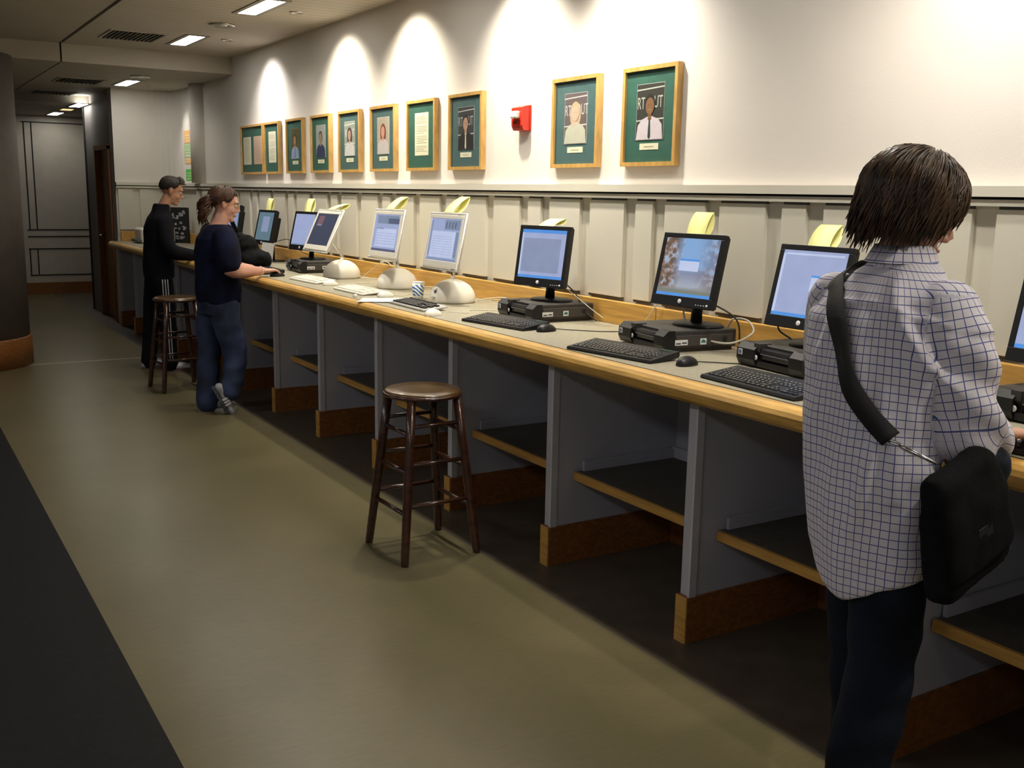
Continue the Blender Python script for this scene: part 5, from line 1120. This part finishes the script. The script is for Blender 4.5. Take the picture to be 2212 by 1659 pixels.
for k in range(260):
    ph = rr.uniform(-.9, .9); tt = rr.uniform(.25, 1.0); b0 = V3(-.018+.092*math.sin(tt)*math.cos(ph), .078*math.sin(tt)*math.sin(ph), .034+.088*math.cos(tt)); d_ = V3(.75+rr.uniform(-.2, .2), rr.uniform(-.25, .25), .35+rr.uniform(-.2, .3)).normalized(); L = rr.uniform(.02, .045)
    mb.tube([BF @ b0, BF @ (b0+d_*L*.6), BF @ (b0+d_*L)], [.0045, .0035, .0006], 5)
mb.build('fringe', mat('hair_tips', (.06, .05, .03), .4, var=.4, scale=60), boy)
suit_m = mat('black_tracksuit', (.004, .004, .007), .9, spec=.2, var=.3, scale=8)
mb = MB(); rings(mb, [(2.10, 9.25, .82, .125, .160), (2.10, 9.25, .95, .130, .165), (2.11, 9.25, 1.10, .128, .168), (2.115, 9.25, 1.25, .125, .180), (2.125, 9.25, 1.34, .10, .17), (2.135, 9.25, 1.40, .072, .10), (2.15, 9.25, 1.46, .066, .068)])
for A, s in ((BR, -1), (BL, 1)): a, b, c = map(Vector, A); limb(mb, [a+V3(0, -s*.02, 0), b, c-(c-b)*.12], [.070, .066, .048])
fuse(mb, 'track_jacket', suit_m, boy, .009, 4, lambda p, n: .007*noise.noise(p*9))
mb = MB(); rings(mb, [(2.095, 9.25, .80, .110, .150), (2.095, 9.25, .90, .112, .150)])
limb(mb, [(2.10, 9.165, .82), (2.12, 9.155, .64), (2.13, 9.15, .46), (2.135, 9.15, .25), (2.14, 9.15, .07)], [.092, .084, .074, .068, .070]); limb(mb, [(2.085, 9.335, .82), (2.06, 9.345, .64), (2.04, 9.35, .46), (2.02, 9.35, .25), (2.0, 9.35, .07)], [.090, .082, .072, .066, .068])
tp = fuse(mb, 'track_trousers', suit_m, boy, .008, 4)
bv2 = BVHTree.FromPolygons([v.co.copy() for v in tp.data.vertices], [list(p.vertices) for p in tp.data.polygons])
for k in range(3):
    P = []
    for j in range(16):
        z = .82-.71*j/15; h = bv2.ray_cast(Vector((2.085+.022*k+.02*(1-z/.82), 8.9, z)), Vector((0, 1, 0)))
        if h[0]: P.append(h[0]+Vector((0, -.002, 0)))
    mb = MB(); mb.tube(P, .0055, 6, flat=.3, up=(0, 1, 0)); mb.tube(P, .0045, 6); mb.build('side_stripe', mat('stripe_white', (.50, .50, .52), .7), boy)
for a, f in ((QR[2], (1, -.1, 0)), (QL[2], (1, .1, 0))): shoe(boy, (a[0], a[1], .092), f, mat('trainer_white', (.45, .45, .47), .5), mat('trainer_sole', (.15, .08, .06), .6))
for c in boy.children: rel(c)

# ------------------------------------------------------------------ sub-parts hang under the part they sit on
SUB = {'maker_badge': 'housing', 'buttons': 'housing', 'drive_slot': 'front_bezel', 'power_button': 'front_bezel', 'chip_sticker': 'front_bezel', 'asset_label': 'side_panel', 'licence_sticker': 'side_panel', 'lock_hole': 'side_panel',
       'indicator_lights': 'keyboard_body', 'fruit_logo': 'dome_base', 'name_line': 'dome_base', 'clear_rim': 'display_housing', 'photograph': 'mat_board', 'caption_card': 'mat_board', 'letter_sheet': 'mat_board', 'strobe_lens': 'alarm_body', 'sounder_slots': 'alarm_body',
       'iris': 'eye', 'shoe_sole': 'shoe', 'shoe_stripe': 'shoe', 'cuff_button': 'shirt_cuff', 'shirt_collar': 'shirt', 'hair_tie': 'ponytail', 'fringe': 'hair', 'side_stripe': 'track_trousers', 'strap_ring': 'bag_strap', 'snap_hook': 'bag_strap', 'bag_patch': 'bag_flap',
       'corner_strip': 'side_panel', 'plinth_front': 'wood_plinth', 'shelf_edge': 'shelf_board', 'seat_rim': 'seat', 'cup_rim': 'cup_wall', 'door_handle': 'door_leaf', 'poster_print': 'poster_board'}
def stem(o): return o.name.split('.')[0]
def centre(o):
    c = sum((Vector(b) for b in o.bound_box), Vector())/8; return (o.matrix_parent_inverse @ o.matrix_basis) @ c
bpy.context.view_layer.update()
for root in [o for o in C.objects if o.parent is None]:
    kids = list(root.children)
    for k in kids:
        want = SUB.get(stem(k))
        if not want: continue
        cand = [q for q in kids if stem(q) == want]
        if not cand: continue
        ck = centre(k); q = min(cand, key=lambda q: (centre(q)-ck).length)
        lk = k.matrix_parent_inverse @ k.matrix_basis; lq = q.matrix_parent_inverse @ q.matrix_basis
        k.parent = q; k.matrix_parent_inverse = Matrix.Identity(4); k.matrix_basis = lq.inverted() @ lk
